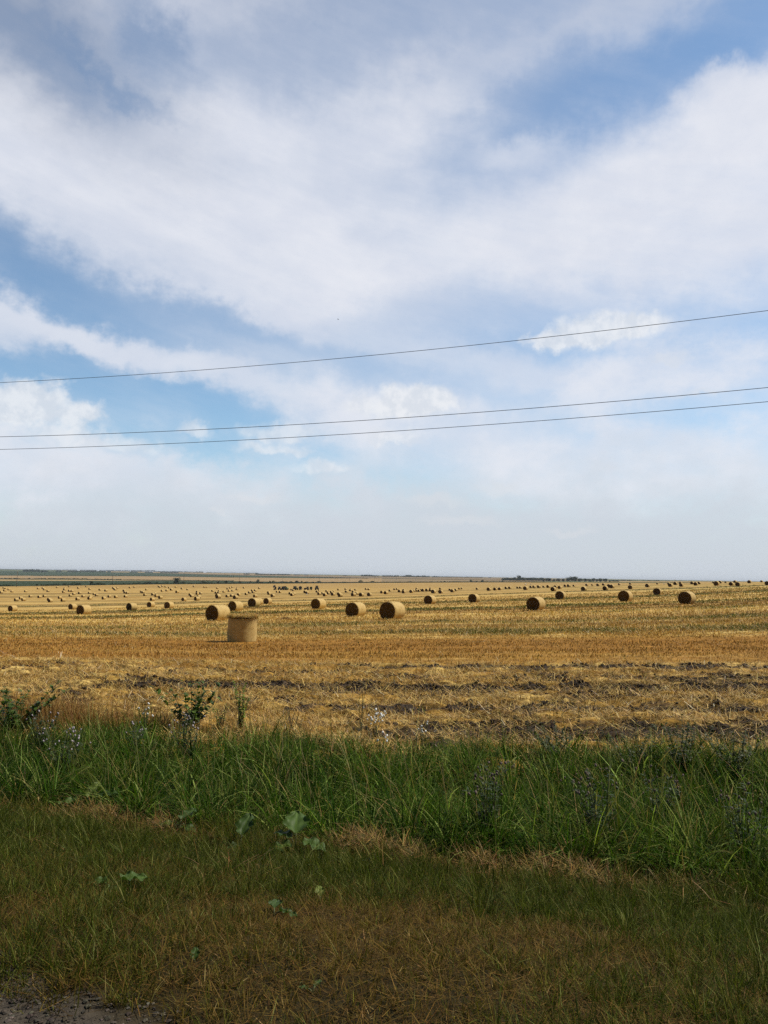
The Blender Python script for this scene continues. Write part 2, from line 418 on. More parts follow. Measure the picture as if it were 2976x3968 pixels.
# ------------------------------------------------------------------ materials
def new_mat(name, rough=0.85, spec=0.2):
    m = bpy.data.materials.new(name); m.use_nodes = True
    t = NT(m.node_tree); b = m.node_tree.nodes['Principled BSDF']
    b.inputs['Roughness'].default_value = rough
    b.inputs['Specular IOR Level'].default_value = spec
    return m, t, b


def mat_plain(name, c, rough=0.7, var=0.25, scale=6.0, spec=0.3, metal=0.0):
    m, t, b = new_mat(name, rough, spec)
    o = t.n('ShaderNodeTexCoord').outputs['Object']
    n = t.noise(o, scale, 5, 0.6)
    t.put(b.inputs['Base Color'], t.mix(n, tuple(k * (1 - var) for k in c), tuple(min(1, k * (1 + var)) for k in c)))
    b.inputs['Metallic'].default_value = metal
    return m


def mat_blade(name, rough=0.6, transl=0.25, spec=0.12, gain=1.0):
    """leaf/blade material: colour of each blade from the mesh attribute, some light passes through"""
    m, t, b = new_mat(name, rough, spec)
    c = t.n('ShaderNodeAttribute', attribute_name='Col').outputs['Color']
    t.put(b.inputs['Base Color'], c)
    if transl:
        tr = t.n('ShaderNodeBsdfTranslucent')
        t.put(tr.inputs[0], t.mix(1.0, c, (1.3 * gain, 1.5 * gain, 0.7 * gain), 'MULTIPLY'))
        ms = t.n('ShaderNodeMixShader'); ms.inputs[0].default_value = transl
        out = m.node_tree.nodes['Material Output']
        m.node_tree.links.new(b.outputs[0], ms.inputs[1]); m.node_tree.links.new(tr.outputs[0], ms.inputs[2])
        m.node_tree.links.new(ms.outputs[0], out.inputs[0])
    return m


M_GRASS = mat_blade('grass_blade', 0.65, 0.28, 0.06)
M_STRAW = mat_blade('straw_stalk', 0.6, 0.06, 0.2, 0.8)
M_LEAF = mat_blade('leaf', 0.55, 0.2, 0.2)


def mat_ground(name, sc=(1, 1, 1), fine=9.0, amp=0.5, bump=0.4):
    """vertex-attribute albedo broken up by fine noise"""
    m, t, b = new_mat(name, 0.95, 0.1)
    c = t.n('ShaderNodeAttribute', attribute_name='Col').outputs['Color']
    p = t.n('ShaderNodeTexCoord').outputs['Object']
    pv = t.vm('MULTIPLY', p, sc)
    n = t.noise(pv, fine, 6, 0.7)
    n2 = t.noise(pv, fine * 0.13, 4, 0.6)
    k = t.m('ADD', t.m('MULTIPLY', t.m('SUBTRACT', n, 0.5), 2 * amp), t.m('ADD', t.m('MULTIPLY', t.m('SUBTRACT', n2, 0.5), amp), 1.0))
    mm = t.n('ShaderNodeMix', data_type='RGBA', blend_type='MULTIPLY'); mm.inputs[0].default_value = 1.0
    t.put(mm.inputs[6], c); t.put(mm.inputs[7], t.xyz(k, k, k))
    t.put(b.inputs['Base Color'], mm.outputs[2])
    bp = t.n('ShaderNodeBump'); bp.inputs['Strength'].default_value = bump; bp.inputs['Distance'].default_value = 0.05
    t.put(bp.inputs['Height'], n); t.put(b.inputs['Normal'], bp.outputs[0])
    return m


M_GROUND = mat_ground('earth', fine=14.0, amp=0.5, bump=0.6)
M_FIELD = mat_ground('stubble_ground', sc=(0.5, 1.3, 1), fine=8.0, amp=0.85, bump=0.7)
M_PLAIN = mat_ground('farmland', sc=(0.25, 1.0, 1), fine=0.06, amp=0.18, bump=0.0)

STRAW = np.array([0.355, 0.205, 0.041]); PALE = np.array([0.60, 0.425, 0.140]); ORANGE = np.array([0.245, 0.118, 0.020])
SOIL = np.array([0.030, 0.022, 0.017]); WEED = np.array([0.075, 0.078, 0.018]); CHAFF = np.array([0.29, 0.165, 0.030])
SOIL = np.array([0.040, 0.029, 0.021]); WEED = np.array([0.095, 0.098, 0.022]); CHAFF = np.array([0.36, 0.21, 0.055])


def vrow(x, y): return y + 0.055 * x + 0.8 * (fbm(x / 14.0, y / 14.0, 41, 2) - 0.5)


def field_masks(x, y):
    """(rgb albedo, straw cover, soil, weed) of the stubble field"""
    v = vrow(x, y)
    n1 = fbm(x * 0.45, v * 1.3, 5, 4); n2 = fbm(x * 1.6, v * 2.6, 9, 4); n3 = fbm(x / 22, v / 5.0, 12, 3)
    c = lerp3(STRAW, PALE, sst(n1, 0.45, 0.75))
    # far rows of straw and short stubble
    per = vn(np.zeros_like(v) + 0.37 + x / 160.0, v / 2.3, 21)
    per2 = vn(x / 260.0, v / 6.0 + 3.1, 22)
    far = sst(v, 46, 58)
    c = c * (1 - far[..., None]) + far[..., None] * lerp3(lerp3(np.array([0.125, 0.074, 0.016]), CHAFF, sst(per, 0.12, 0.4)), PALE * 1.08, sst(per * 0.65 + per2 * 0.35 + 0.5 * (n1 - 0.5), 0.40, 0.70))
    org = sst(per2 + 0.4 * (n1 - .5), 0.62, 0.78) * far * 0.6
    c = lerp3(c, ORANGE * 1.15, org)
    # thatch with dark gaps close to the viewer
    gap = 1 - sst(fbm(x * 2.4, v * 4.5, 15, 3), 0.44, 0.60)
    c = lerp3(c, np.array([0.085, 0.044, 0.010]), gap * (1 - sst(v, 24, 34)) * 0.85)
    soil = np.zeros_like(v); weed = np.zeros_like(v); cover = np.ones_like(v)
    # orange-brown clean stubble band
    ob = sst(v, 27.0, 29.0) * (1 - sst(v + 3.0 * (n3 - .5), 39.0, 42.5))
    c = lerp3(c, ORANGE * (0.65 + 0.8 * n2[..., None]), ob * (0.45 + 0.5 * sst(n3 + 0.5 * (n1 - .5), 0.35, 0.6)))
    # half straw, half tilled
    mixb = sst(v, 22.5, 23.6) * (1 - sst(v, 26.2, 27.4))
    c = lerp3(c, ORANGE * 1.1, mixb * sst(n2, 0.4, 0.62) * 0.55)
    # dark clods
    xr = sst(x, -8.5, 1.0)
    b1 = np.exp(-((v - 21.9 - 0.5 * (n3 - .5)) / 0.85) ** 2) * sst(x, -9.5, -5.0)
    b2 = np.exp(-((v - 26.6) / 0.6) ** 2) * sst(x, -5, 1.5)
    b3 = np.exp(-((v - 15.4) / 1.3) ** 2) * sst(x, -2.5, 1.8) * 0.85
    b4 = np.exp(-((v - 18.1) / 0.5) ** 2) * sst(x, -4.5, 0.5) * 0.75
    b5 = np.exp(-((v - 23.9) / 0.45) ** 2) * sst(x, -2, 5.0) * 0.8
    bands = np.maximum.reduce([b1, b2, b3, b4, b5])
    n4 = fbm(x * 0.8, v * 2.2, 19, 3)
    soil = np.clip(sst(0.5 * n2 + 0.5 * n4 + 0.58 * bands, 0.66, 0.82) * sst(bands, 0.08, 0.5) + 0.75 * sst(0.6 * n4 + 0.4 * n2 + 0.06 * sst(x, -6, 3), 0.57, 0.66) * (1 - sst(v, 25.5, 28.0)), 0, 1)
    c = lerp3(c, SOIL, soil)
    # green weeds along some rows
    wr = np.maximum.reduce([np.exp(-((v - 45.5) / 2.4) ** 2) * 0.95, np.exp(-((v - 57) / 2.6) ** 2) * 0.75,
                            np.exp(-((v - 96) / 5.0) ** 2) * 1.0, np.exp(-((v - 74) / 3.0) ** 2) * 0.6 * sst(x, 0, 16),
                            np.exp(-((v - 140) / 9.0) ** 2) * 0.8, np.exp(-((v - 235) / 20.0) ** 2) * 0.5,
                            sst(x, 15, 90) * 0.62 * sst(v, 60, 110) * (0.5 + 0.5 * np.sin(v / 4.2))])
    weed = np.clip(sst(fbm(x / 5.0, v / 1.6, 33, 4) + 0.42 * wr, 0.66, 0.86) * sst(wr, 0.05, 0.4), 0, 1) * sst(v, 37, 39)
    c = lerp3(c, WEED, weed * 0.8)
    # swaths: broad light and dark streaks that still show in the distance
    p3 = vn(x / 420.0 + 9, v / 13.0, 25); p4 = vn(x / 700.0 + 4, v / 34.0, 26)
    sw = sst(y, 60, 130)
    k = 0.62 * sst(y, 60, 130) * (1 - sst(y, 600, 1100))
    f = 0.45 * p3 + 0.55 * p4 + 0.25 * (n3 - .5)
    c = lerp3(c, np.array([0.155, 0.108, 0.030]), k * sst(f, 0.50, 0.30))
    c = lerp3(c, np.array([0.46, 0.31, 0.095]), k * sst(f, 0.58, 0.74))
    fade = sst(y, 350, 1000)
    c = lerp3(c, np.array([0.33, 0.205, 0.060]), fade * 0.7)
    return c, 1 - soil, soil, weed


# ------------------------------------------------------------------ ground sheets
def polar_ground():
    az = np.concatenate([np.linspace(-math.pi, -0.75, 40, endpoint=False), np.linspace(-0.75, 0.75, 180), np.linspace(0.75, math.pi, 41)[1:]])
    r = np.concatenate([[0.05], np.geomspace(0.8, 42000, 420)])
    A, R_ = np.meshgrid(az, r, indexing='ij')
    x = R_ * np.sin(A); y = R_ * np.cos(A)
    z = zground(x, y)
    s = s_of(x, y)
    lower = sst(s, 11.6, 12.6) * (1 - sst(R_, 1500, 2600))
    z = z - 0.12 * lower - 0.004 * np.clip(R_ - 60, 0, 200) * lower
    c = np.zeros(x.shape + (3,))
    c[:] = (0.20, 0.14, 0.06)
    c = lerp3(c, field_masks(x, y)[0], sst(s, 12.6, 13.4) * (1 - sst(R_, 900, 1200)))
    fa = sst(R_, 1000, 1500)
    fl = fbm(x / 1500 + 5, y / 700, 71, 3)
    c = lerp3(c, lerp3(np.array([0.27, 0.19, 0.085]), np.array([0.055, 0.085, 0.028]), sst(fl, 0.46, 0.56)), fa)
    nv = 1 - sst(s, 11.5, 13.2)
    n = fbm(x * 1.3, y * 1.3, 61, 4)
    soil = lerp3(np.array([0.016, 0.014, 0.005]), np.array([0.040, 0.028, 0.009]), n)
    soil = lerp3(soil, np.array([0.070, 0.058, 0.044]), 1 - sst(s2_of(x, y) + 0.5 * (n - .5), 2.05, 2.35))
    c = lerp3(c, soil, nv)
    road = 1 - sst(s, -2.0, -1.2)
    c = lerp3(c, np.array([0.055, 0.054, 0.052]), road * nv)
    me = mesh_np('ground', np.stack([x, y, z], -1).reshape(-1, 3), grid_faces(*x.shape)[:, ::-1], [M_GROUND], None, c.reshape(-1, 3))
    return tag(link('ground', me), kind='structure')


polar_ground()


def stubble_field():
    us = np.linspace(-0.66, 0.66, 620)
    D = np.geomspace(12.2, 2000, 1100)
    U, Dd = np.meshgrid(us, D, indexing='ij')
    x = U * Dd; y = Dd.copy()
    # the sheet starts behind the tall grass
    y0 = 12.2 - 0.26 * x; k = Dd < 30
    y = np.where(k, y0 + (Dd - 12.2) * (30 - y0) / (30 - 12.2), y)
    z = zground(x, y) + 0.012
    c, cov, soil, weed = field_masks(x, y)
    near = 1 - sst(y, 45, 90)
    clod = (fbm(x * 2.2, y * 2.2, 81, 4) - 0.45) * 0.34 * soil + (fbm(x * 4.5, y * 4.5, 87, 3) - 0.5) * 0.10 * (1 - soil)
    v_ = vrow(x, y); ob_ = sst(v_, 27.0, 29.0)
    clod = clod + 0.11 * sst(fbm(x * 1.7, y * 2.6, 145, 3), 0.40, 0.66) * (1 - soil) * (1 - ob_)
    ridge = 0.05 * (vn(x / 40.0, vrow(x, y) / 1.3, 91) - 0.5)
    z = z + near * (clod + ridge)
    z = z + sst(y, 60, 140) * 0.10 * (fbm(x / 3.0, y / 1.5, 95, 2) - 0.5)
    me = mesh_np('stubble_field', np.stack([x, y, z], -1).reshape(-1, 3), grid_faces(*x.shape), [M_FIELD], None, c.reshape(-1, 3))
    return tag(link('field', me), kind='structure')


stubble_field()


def band(name, lo, hi, colr, lift, n=160, nd=14, extra=0.0):
    """a strip of farmland between two lines traced as (x, y) points of the photograph, laid on the terrain"""
    xs = np.linspace(lo[0][0], lo[-1][0], n)
    yl = np.interp(xs, [p[0] for p in lo], [p[1] for p in lo]); yh = np.interp(xs, [p[0] for p in hi], [p[1] for p in hi])
    P0 = np.array([hit(a, b) for a, b in zip(xs, yl)]); P1 = np.array([hit(a, b) for a, b in zip(xs, yh)])
    D0, D1 = P0[:, 1], np.maximum(P1[:, 1], P0[:, 1] * 1.002)
    t = np.linspace(0, 1, nd)
    Dd = np.exp(np.log(D0)[:, None] * (1 - t) + np.log(D1)[:, None] * t)
    x = (P0[:, 0] / P0[:, 1])[:, None] * Dd
    z = zground(x, Dd) + lift
    k = fbm(x / 90, Dd / 30, int(lift * 100) + 7, 3)[..., None]
    c = np.asarray(colr) * (0.8 + 0.4 * k)
    me = mesh_np(name, np.stack([x, Dd, z], -1).reshape(-1, 3), grid_faces(*x.shape), [M_PLAIN], None, c.reshape(-1, 3))
    return tag(link(name, me), kind='structure')


EDGE = [(-120, 2274), (0, 2272.5), (300, 2269), (600, 2264.5), (900, 2262.8), (1200, 2260.8), (1500, 2258.5), (1800, 2256.8), (2100, 2256.6), (2250, 2256)]
GA = [(-120, 2252), (0, 2252), (300, 2251.5), (600, 2250.5), (900, 2253), (1050, 2255), (1200, 2257), (1500, 2256.3), (1800, 2254.8), (2100, 2254.6), (2250, 2254)]
TB = [(-120, 2246), (0, 2245.6), (300, 2247), (450, 2248.3), (600, 2249.3), (900, 2252.4)]
TCp = [(-120, 2231), (0, 2231), (150, 2231.5), (300, 2231.8), (600, 2233), (900, 2238), (1200, 2240.6), (1300, 2241.4), (1480, 2241)]
TC0 = [(-120, 2243.2), (0, 2243.2), (300, 2244.3), (450, 2246.8), (600, 2248.4), (900, 2252.3), (1050, 2254.6), (1200, 2256.6), (1480, 2256)]
GD = [(-120, 2213), (0, 2212.2), (300, 2216), (600, 2220.5), (750, 2225.5), (900, 2229.4), (1200, 2236), (1300, 2240), (1480, 2240.5)]
BR = [(600, 2219.8), (750, 2222.2), (900, 2226), (1200, 2230), (1500, 2235), (1800, 2237.8), (2000, 2240.5), (2250, 2246)]
BR0 = [(600, 2220.3), (750, 2225.2), (900, 2229.2), (1200, 2235.8), (1300, 2239.8), (1480, 2241), (1800, 2247), (2000, 2250), (2250, 2251)]
band('field', EDGE, GA, (0.022, 0.038, 0.010), 0.25)
band('field', [(a, b - 0.2) for a, b in GA[:5]], TB, (0.34, 0.235, 0.10), 0.3)
band('field', TC0, TCp, (0.30, 0.20, 0.09), 0.4)
band('field', [(a, b - 0.2) for a, b in TCp], GD, (0.026, 0.046, 0.014), 0.6)
band('field', BR0, BR, (0.19, 0.135, 0.07), 0.9)
band('field', [(1480, 2256), (1800, 2254.6), (2100, 2254), (2250, 2253.6)], [(1480, 2242), (1800, 2247.5), (2000, 2250.5), (2250, 2251.2)], (0.22, 0.155, 0.075), 0.5)
band('field', [(2060, 2257.5), (2200, 2256.5), (2450, 2258.6), (2700, 2259.5)], [(2060, 2254.2), (2200, 2253.2), (2450, 2256.8), (2700, 2258)], (0.055, 0.085, 0.025), 0.45)


# ------------------------------------------------------------------ blades: grass, stubble and straw in bulk
rng = np.random.default_rng(7)


def blades(P, h, w, az, lean, bend, colr, seg=3, tipdark=1.0, wtip=0.12, flip=None):
    """N blades as ribbons: P (N,3) foot, h length, w width, az direction of lean, lean/bend as fractions of length"""
    N = len(P)
    t = np.linspace(0, 1, seg + 1)[None, :]
    th = lean[:, None] + bend[:, None] * t            # angle from the vertical along the blade
    ds = h[:, None] / seg
    thm = lean[:, None] + bend[:, None] * (np.arange(seg)[None, :] + 0.5) / seg
    r = np.concatenate([np.zeros((N, 1)), np.cumsum(np.sin(thm) * ds, 1)], 1)
    zz = np.concatenate([np.zeros((N, 1)), np.cumsum(np.cos(thm) * ds, 1)], 1)
    ca, sa = np.cos(az)[:, None], np.sin(az)[:, None]
    cx = P[:, 0:1] + r * ca; cy = P[:, 1:2] + r * sa; cz = P[:, 2:3] + zz
    wd = w[:, None] * (1 - (1 - wtip) * t ** 1.6) * 0.5
    tw = rng.uniform(-0.9, 0.9, N)[:, None] if flip is None else flip[:, None]
    px_, py_ = -np.sin(az[:, None] + tw), np.cos(az[:, None] + tw)
    L = np.stack([cx - px_ * wd, cy - py_ * wd, cz], -1); R_ = np.stack([cx + px_ * wd, cy + py_ * wd, cz], -1)
    V = np.stack([L, R_], 2).reshape(-1, 3)
    b = (np.arange(N) * 2 * (seg + 1))[:, None] + (np.arange(seg) * 2)[None, :]
    Fc = np.stack([b, b + 1, b + 3, b + 2], -1).reshape(-1, 4)
    C = np.repeat(colr, 2 * (seg + 1), 0)
    return V, Fc, C


def stuff(name, parts, mat, label=None, cat=None, kind='stuff'):
    V = []; Fc = []; C = []; o = 0
    for v, f, c in parts:
        V.append(v); Fc.append(f + o); C.append(c); o += len(v)
    me = mesh_np(name, np.concatenate(V), np.concatenate(Fc), [mat], None, np.concatenate(C), smooth=False)
    return tag(link(name, me), label, cat, kind=kind)


def jit(c, n, amt=0.25, hue=0.12):
    c = np.asarray(c, float)
    k = rng.uniform(1 - amt, 1 + amt, (n, 1)) * (1 + hue * rng.normal(0, 1, (n, 3)))
    return np.clip((c if c.ndim == 2 else c[None, :]) * k, 0.003, 0.9)


def scatter(n, x0, x1, y0, y1):
    return rng.uniform(x0, x1, n), rng.uniform(y0, y1, n)


def in_view(x, y, m=0.6, pad=0.8): return np.abs(x) < m * y + pad


# front and back edge of the tall grass
def s_front(x): return 8.35 + 0.42 * (fbm(x * 0.9, x * 0 + 3, 101, 3) - 0.5) * 2.0 - 0.12 * np.exp(-((x + 1.0) / 0.9) ** 2) + 0.12 * np.exp(-((x + 2.6) / 0.8) ** 2)
def y_back(x): return 14.1 - 0.22 * x + 0.9 * (fbm(x * 0.6, x * 0 + 7, 103, 3) - 0.5)


CLEAR = [(-1.0, 9.3, 0.34), (-1.68, 9.35, 0.26), (-2.5, 9.75, 0.27), (-3.95, 10.5, 0.34)]     # the burdocks push the grass aside


def tufts(nt, box, per, rad):
    """blade feet gathered in tufts: x, y, direction away from the tuft's heart, distance from it (0..1), tuft index"""
    cx_, cy_ = scatter(nt, *box)
    cnt = np.maximum(2, (per * np.exp(rng.normal(0, 0.45, nt))).astype(int))
    i = np.repeat(np.arange(nt), cnt); n = len(i)
    rr = rad * np.exp(rng.normal(0, .25, nt))[i] * np.sqrt(rng.random(n)); a = rng.uniform(0, 6.2832, n)
    return cx_[i] + rr * np.cos(a), cy_[i] + rr * np.sin(a), a, np.clip(rr / rad, 0, 1.3), i


def tall_grass():
    NTF = 7200
    x, y, a, q, ti = tufts(NTF, (-10.5, 10.5, 4.5, 16.0), 46, 0.15)
    s = s_of(x, y)
    yb = y_back(x)
    k = (s > s_front(x)) & (y < yb) & in_view(x, y, 0.58, 0.9)
    k &= rng.random(len(x)) < 1 - 0.6 * sst(fbm(x * 1.5, y * 1.5, 107, 3), 0.52, 0.34)
    for ex, ey, er in CLEAR:
        k &= ((x - ex) ** 2 + ((y - ey + 0.25) * 0.8) ** 2) > er * er
    x, y, s, a, q, ti, yb = x[k], y[k], s[k], a[k], q[k], ti[k], yb[k]
    n = len(x)
    edgef = sst(s - s_front(x), -0.1, 0.28) * (1 - 0.60 * sst(y, yb - 2.6, yb))
    th = np.exp(rng.normal(0, 0.26, NTF))[ti]
    patch = fbm(x * 0.55, y * 0.55, 109, 3)
    h = (0.22 + 0.40 * edgef) * (1 + 0.22 * sst(x, 0.0, 3.0)) * rng.uniform(0.45, 1.15, n) * (0.75 + 0.5 * patch) * th
    h = np.minimum(h, 0.95)
    w = rng.uniform(0.006, 0.017, n) * np.where(rng.random(n) < 0.14, 1.9, 1.0)
    az = a + rng.normal(0, 0.7, n)
    lean = np.abs(0.10 + 0.22 * q + rng.normal(0, 0.13, n)); bend = np.abs(rng.normal(1.6, 0.75, n)) * (0.55 + 0.6 * q)
    tone = np.clip(rng.random(NTF)[ti] * 0.7 + 0.6 * (patch - 0.5) + rng.normal(0, .15, n) + 0.15, 0, 1)
    g = lerp3(np.array([0.009, 0.026, 0.002]), np.array([0.058, 0.118, 0.006]), tone ** 1.4)
    g = lerp3(g, np.array([0.080, 0.090, 0.013]), ((rng.random(NTF) < 0.16)[ti]) * 0.75)
    g = lerp3(g, np.array([0.27, 0.34, 0.085]), (rng.random(n) < 0.11) * 0.85)  # scattered pale blades, sunlit highlights put into the colour
    g = lerp3(g, np.array([0.29, 0.205, 0.08]), (rng.random(n) < 0.05) * 1.0)
    P = np.stack([x, y, zground(x, y) - 0.02], -1)
    parts = [blades(P, h, w, az, lean, bend, jit(g, n, 0.4, 0.06), 4)]
    # seed stalks standing a little above the leaves
    m = rng.random(n) < 0.022
    p = P[m]; k2 = len(p)
    parts.append(blades(p, h[m] * 1.2 + 0.08, np.full(k2, 0.005), az[m], lean[m] * 0.6, bend[m] * 0.35, jit((0.22, 0.20, 0.08), k2), 3, wtip=0.9))
    # tangled dead undergrowth near the ground
    m = rng.random(n) < 0.22
    p = P[m]; k2 = len(p)
    parts.append(blades(p + [0, 0, 0.03], rng.uniform(0.15, 0.40, k2), np.full(k2, 0.007), az[m] + 1, rng.uniform(0.7, 1.5, k2), rng.uniform(0, .5, k2), jit((0.034, 0.026, 0.008), k2), 2))
    return stuff('tall_grass', parts, M_GRASS, 'tall dark green grass filling the ditch between verge and stubble field', 'grass')


tall_grass()


def dry_grass():
    parts = []
    for cx_, cy_, rx, ry, n, hh in ((-6.6, 15.6, 1.7, 0.8, 3200, 0.62), (-4.6, 15.4, 1.5, 0.6, 1400, 0.45), (-2.6, 14.9, 2.2, 0.5, 900, 0.32), (2.5, 14.4, 3.0, 0.4, 500, 0.25), (-8.3, 15.9, 1.0, 0.6, 900, 0.5)):
        x = cx_ + rng.normal(0, 0.45, n) * rx; y = cy_ + rng.normal(0, 0.45, n) * ry
        P = np.stack([x, y, zground(x, y)], -1)
        h = hh * rng.uniform(0.5, 1.25, n)
        c = lerp3(np.array([0.34, 0.20, 0.06]), np.array([0.22, 0.11, 0.03]), rng.random(n))
        parts.append(blades(P, h, rng.uniform(0.004, 0.009, n), rng.uniform(0, 6.3, n), np.abs(rng.normal(0.1, 0.1, n)), np.abs(rng.normal(0.25, 0.25, n)), jit(c, n), 3))
    return stuff('dry_grass', parts, M_STRAW, 'golden dry grass standing along the field edge behind the green grass', 'grass')


dry_grass()


def mown_verge():
    parts = []
    for NTF, per, rad, kind in ((19000, 24, 0.055, 'low'), (6500, 30, 0.075, 'tuft')):
        x, y, a, q, ti = tufts(NTF, (-6.3, 5.8, 1.9, 10.6), per, rad)
        s = s_of(x, y)
        gn = fbm(x * 0.8, y * 0.8, 125, 4)
        belt = np.exp(-((s - 6.5) / 1.35) ** 2) * 0.38 + 0.14 * sst(x, 0.3, 3.0) - 0.10 * np.exp(-((s - 8.3) / 0.4) ** 2)
        wet = 0.075 + gn + belt + 0.30 * (fbm(x * 3.2, y * 3.2, 129, 3) - 0.5)
        k = (s < s_front(x) + 0.25) & in_view(x, y, 0.56, 0.7) & (s > 1.6)
        gr = sst(s2_of(x, y) + 0.7 * (fbm(x * 2.2, y * 2.2, 121, 3) - 0.5), 2.0, 2.32)            # thins out over the gravel
        pr = gr * np.clip(5.5 / y, 0.55, 1.0)
        if kind == 'tuft': pr = pr * (0.16 + 0.84 * sst(wet, 0.46, 0.68))
        else: pr = pr * (0.35 + 0.65 * sst(fbm(x * 3.0, y * 3.0, 123, 4), 0.38, 0.54))
        k &= rng.random(len(x)) < pr
        x, y, s, a, q, ti, wet, gn = x[k], y[k], s[k], a[k], q[k], ti[k], wet[k], gn[k]; n = len(x)
        green = sst(wet + 0.10 * rng.normal(0, 1, NTF)[ti] + rng.normal(0, 0.10, n), 0.52, 0.74)
        th = np.exp(rng.normal(0, 0.28, NTF))[ti]
        if kind == 'tuft': h = (0.085 + 0.06 * green) * rng.uniform(0.5, 1.3, n) * th * (1 + 0.4 * sst(s, 5.0, 7.5) + 1.1 * sst(s - s_front(x), -0.9, 0.0) * sst(fbm(x * 1.7, y * 1.7, 133, 3), 0.42, 0.6))
        else: h = (0.040 + 0.030 * green + 0.03 * gn) * rng.uniform(0.5, 1.4, n) * th
        w = rng.uniform(0.0024, 0.0056, n) * (0.75 + 0.06 * y)
        brown = lerp3(np.array([0.062, 0.045, 0.005]), np.array([0.20, 0.148, 0.030]), rng.random(n) ** 1.3)
        brown = lerp3(brown, np.array([0.042, 0.025, 0.007]), (rng.random(n) < 0.30) * 0.9)
        brown = lerp3(brown, np.array([0.38, 0.27, 0.11]), (rng.random(n) < 0.07) * 0.9)
        gcol = lerp3(np.array([0.018, 0.030, 0.003]), np.array([0.088, 0.100, 0.012]), rng.random(n) ** 1.4)
        gcol = lerp3(gcol, np.array([0.21, 0.215, 0.065]), (rng.random(n) < 0.09) * 0.9)  # lit tips painted as a few bright yellow-green blades
        c = lerp3(brown, gcol, green)
        P = np.stack([x, y, zground(x, y) - 0.004], -1)
        parts.append(blades(P, h, w, a + rng.normal(0, .6, n), np.abs(0.15 + 0.45 * q + rng.normal(0, 0.22, n)), np.abs(rng.normal(0.6, 0.4, n)), jit(c, n, 0.4, 0.07), 2))
    # matted dead grass under it
    x, y = scatter(230000, -6.3, 5.8, 1.9, 10.6); s = s_of(x, y)
    gr = sst(s2_of(x, y) + 0.7 * (fbm(x * 2.2, y * 2.2, 121, 3) - 0.5), 2.0, 2.36)
    k = (s < s_front(x) + 0.1) & in_view(x, y, 0.56, 0.7) & (s > 1.6) & (rng.random(len(x)) < gr * np.clip(5.0 / y, 0.4, 1.0))
    x, y = x[k], y[k]; n = len(x)
    c = lerp3(np.array([0.050, 0.028, 0.006]), np.array([0.19, 0.115, 0.028]), rng.random(n) ** 1.8)
    P = np.stack([x, y, zground(x, y) + 0.004 + rng.random(n) * 0.02], -1)
    parts.append(blades(P, rng.uniform(0.03, 0.13, n), rng.uniform(0.0022, 0.005, n) * (0.75 + 0.06 * y), rng.uniform(0, 6.3, n), rng.uniform(1.1, 1.7, n), rng.uniform(-.3, .3, n), jit(c, n, 0.35, .06), 1, wtip=0.6))
    return stuff('mown_grass', parts, M_GRASS, 'short mown grass on the road bank, half brown and half green', 'grass')


mown_verge()


def cut_hay():
    """ridge of raked brown hay along the foot of the tall grass"""
    parts = []
    n = 15000
    x = rng.uniform(-6.0, 4.5, n)
    s = s_front(x) - np.abs(rng.normal(0.10, 0.34, n)) + 0.02
    y = (s - NS[0] * x) / NS[1]
    lump = sst(fbm(x * 1.3, y * 0.6, 131, 3), 0.42, 0.62)
    lump = lump * 0.12
    for hx, hw, ha in ((-3.3, 0.42, 0.7), (-2.35, 0.22, 0.5), (-0.15, 0.30, 1.3), (0.25, 0.22, 0.8), (1.0, 0.22, 0.8), (1.75, 0.45, 0.9), (2.9, 0.4, 0.35), (-5.0, 0.5, 0.5)):
        lump = np.maximum(lump, np.exp(-((x - hx) / hw) ** 2) * ha)
    k = rng.random(n) < 0.03 + 0.97 * lump
    x, y, lump = x[k], y[k], lump[k]; n = len(x)
    z = zground(x, y) + rng.random(n) * 0.13 * (0.3 + lump)
    c = lerp3(np.array([0.115, 0.064, 0.013]), np.array([0.34, 0.215, 0.055]), rng.random(n) ** 1.5 * (0.45 + 0.6 * np.clip(lump, 0, 1)))
    parts.append(blades(np.stack([x, y, z], -1), rng.uniform(0.08, 0.24, n), rng.uniform(0.0035, 0.0075, n), rng.uniform(0, 6.3, n), rng.uniform(0.6, 1.7, n), rng.uniform(-.5, .6, n), jit(c, n), 3, wtip=0.5))
    for cx_, cy_, m, rr in ((-2.95, 7.2, 10, 0.30), (-1.35, 6.75, 9, 0.25), (-0.95, 6.55, 14, 0.35), (2.6, 6.9, 14, 0.3), (0.9, 7.6, 14, 0.3)):
        x = cx_ + rng.normal(0, rr * .5, m); y = cy_ + rng.normal(0, rr * .4, m)
        z = zground(x, y) + rng.uniform(0.01, 0.10, m)
        c = lerp3(np.array([0.17, 0.085, 0.025]), np.array([0.32, 0.19, 0.07]), rng.random(m))
        parts.append(blades(np.stack([x, y, z], -1), rng.uniform(0.08, 0.30, m), rng.uniform(0.003, 0.006, m), rng.uniform(0, 6.3, m), rng.uniform(0.4, 1.6, m), rng.uniform(-.4, .4, m), jit(c, m), 2, wtip=0.7))
    return stuff('cut_hay', parts, M_STRAW, 'brown cut hay lying in a ridge along the foot of the tall grass', 'hay')


cut_hay()


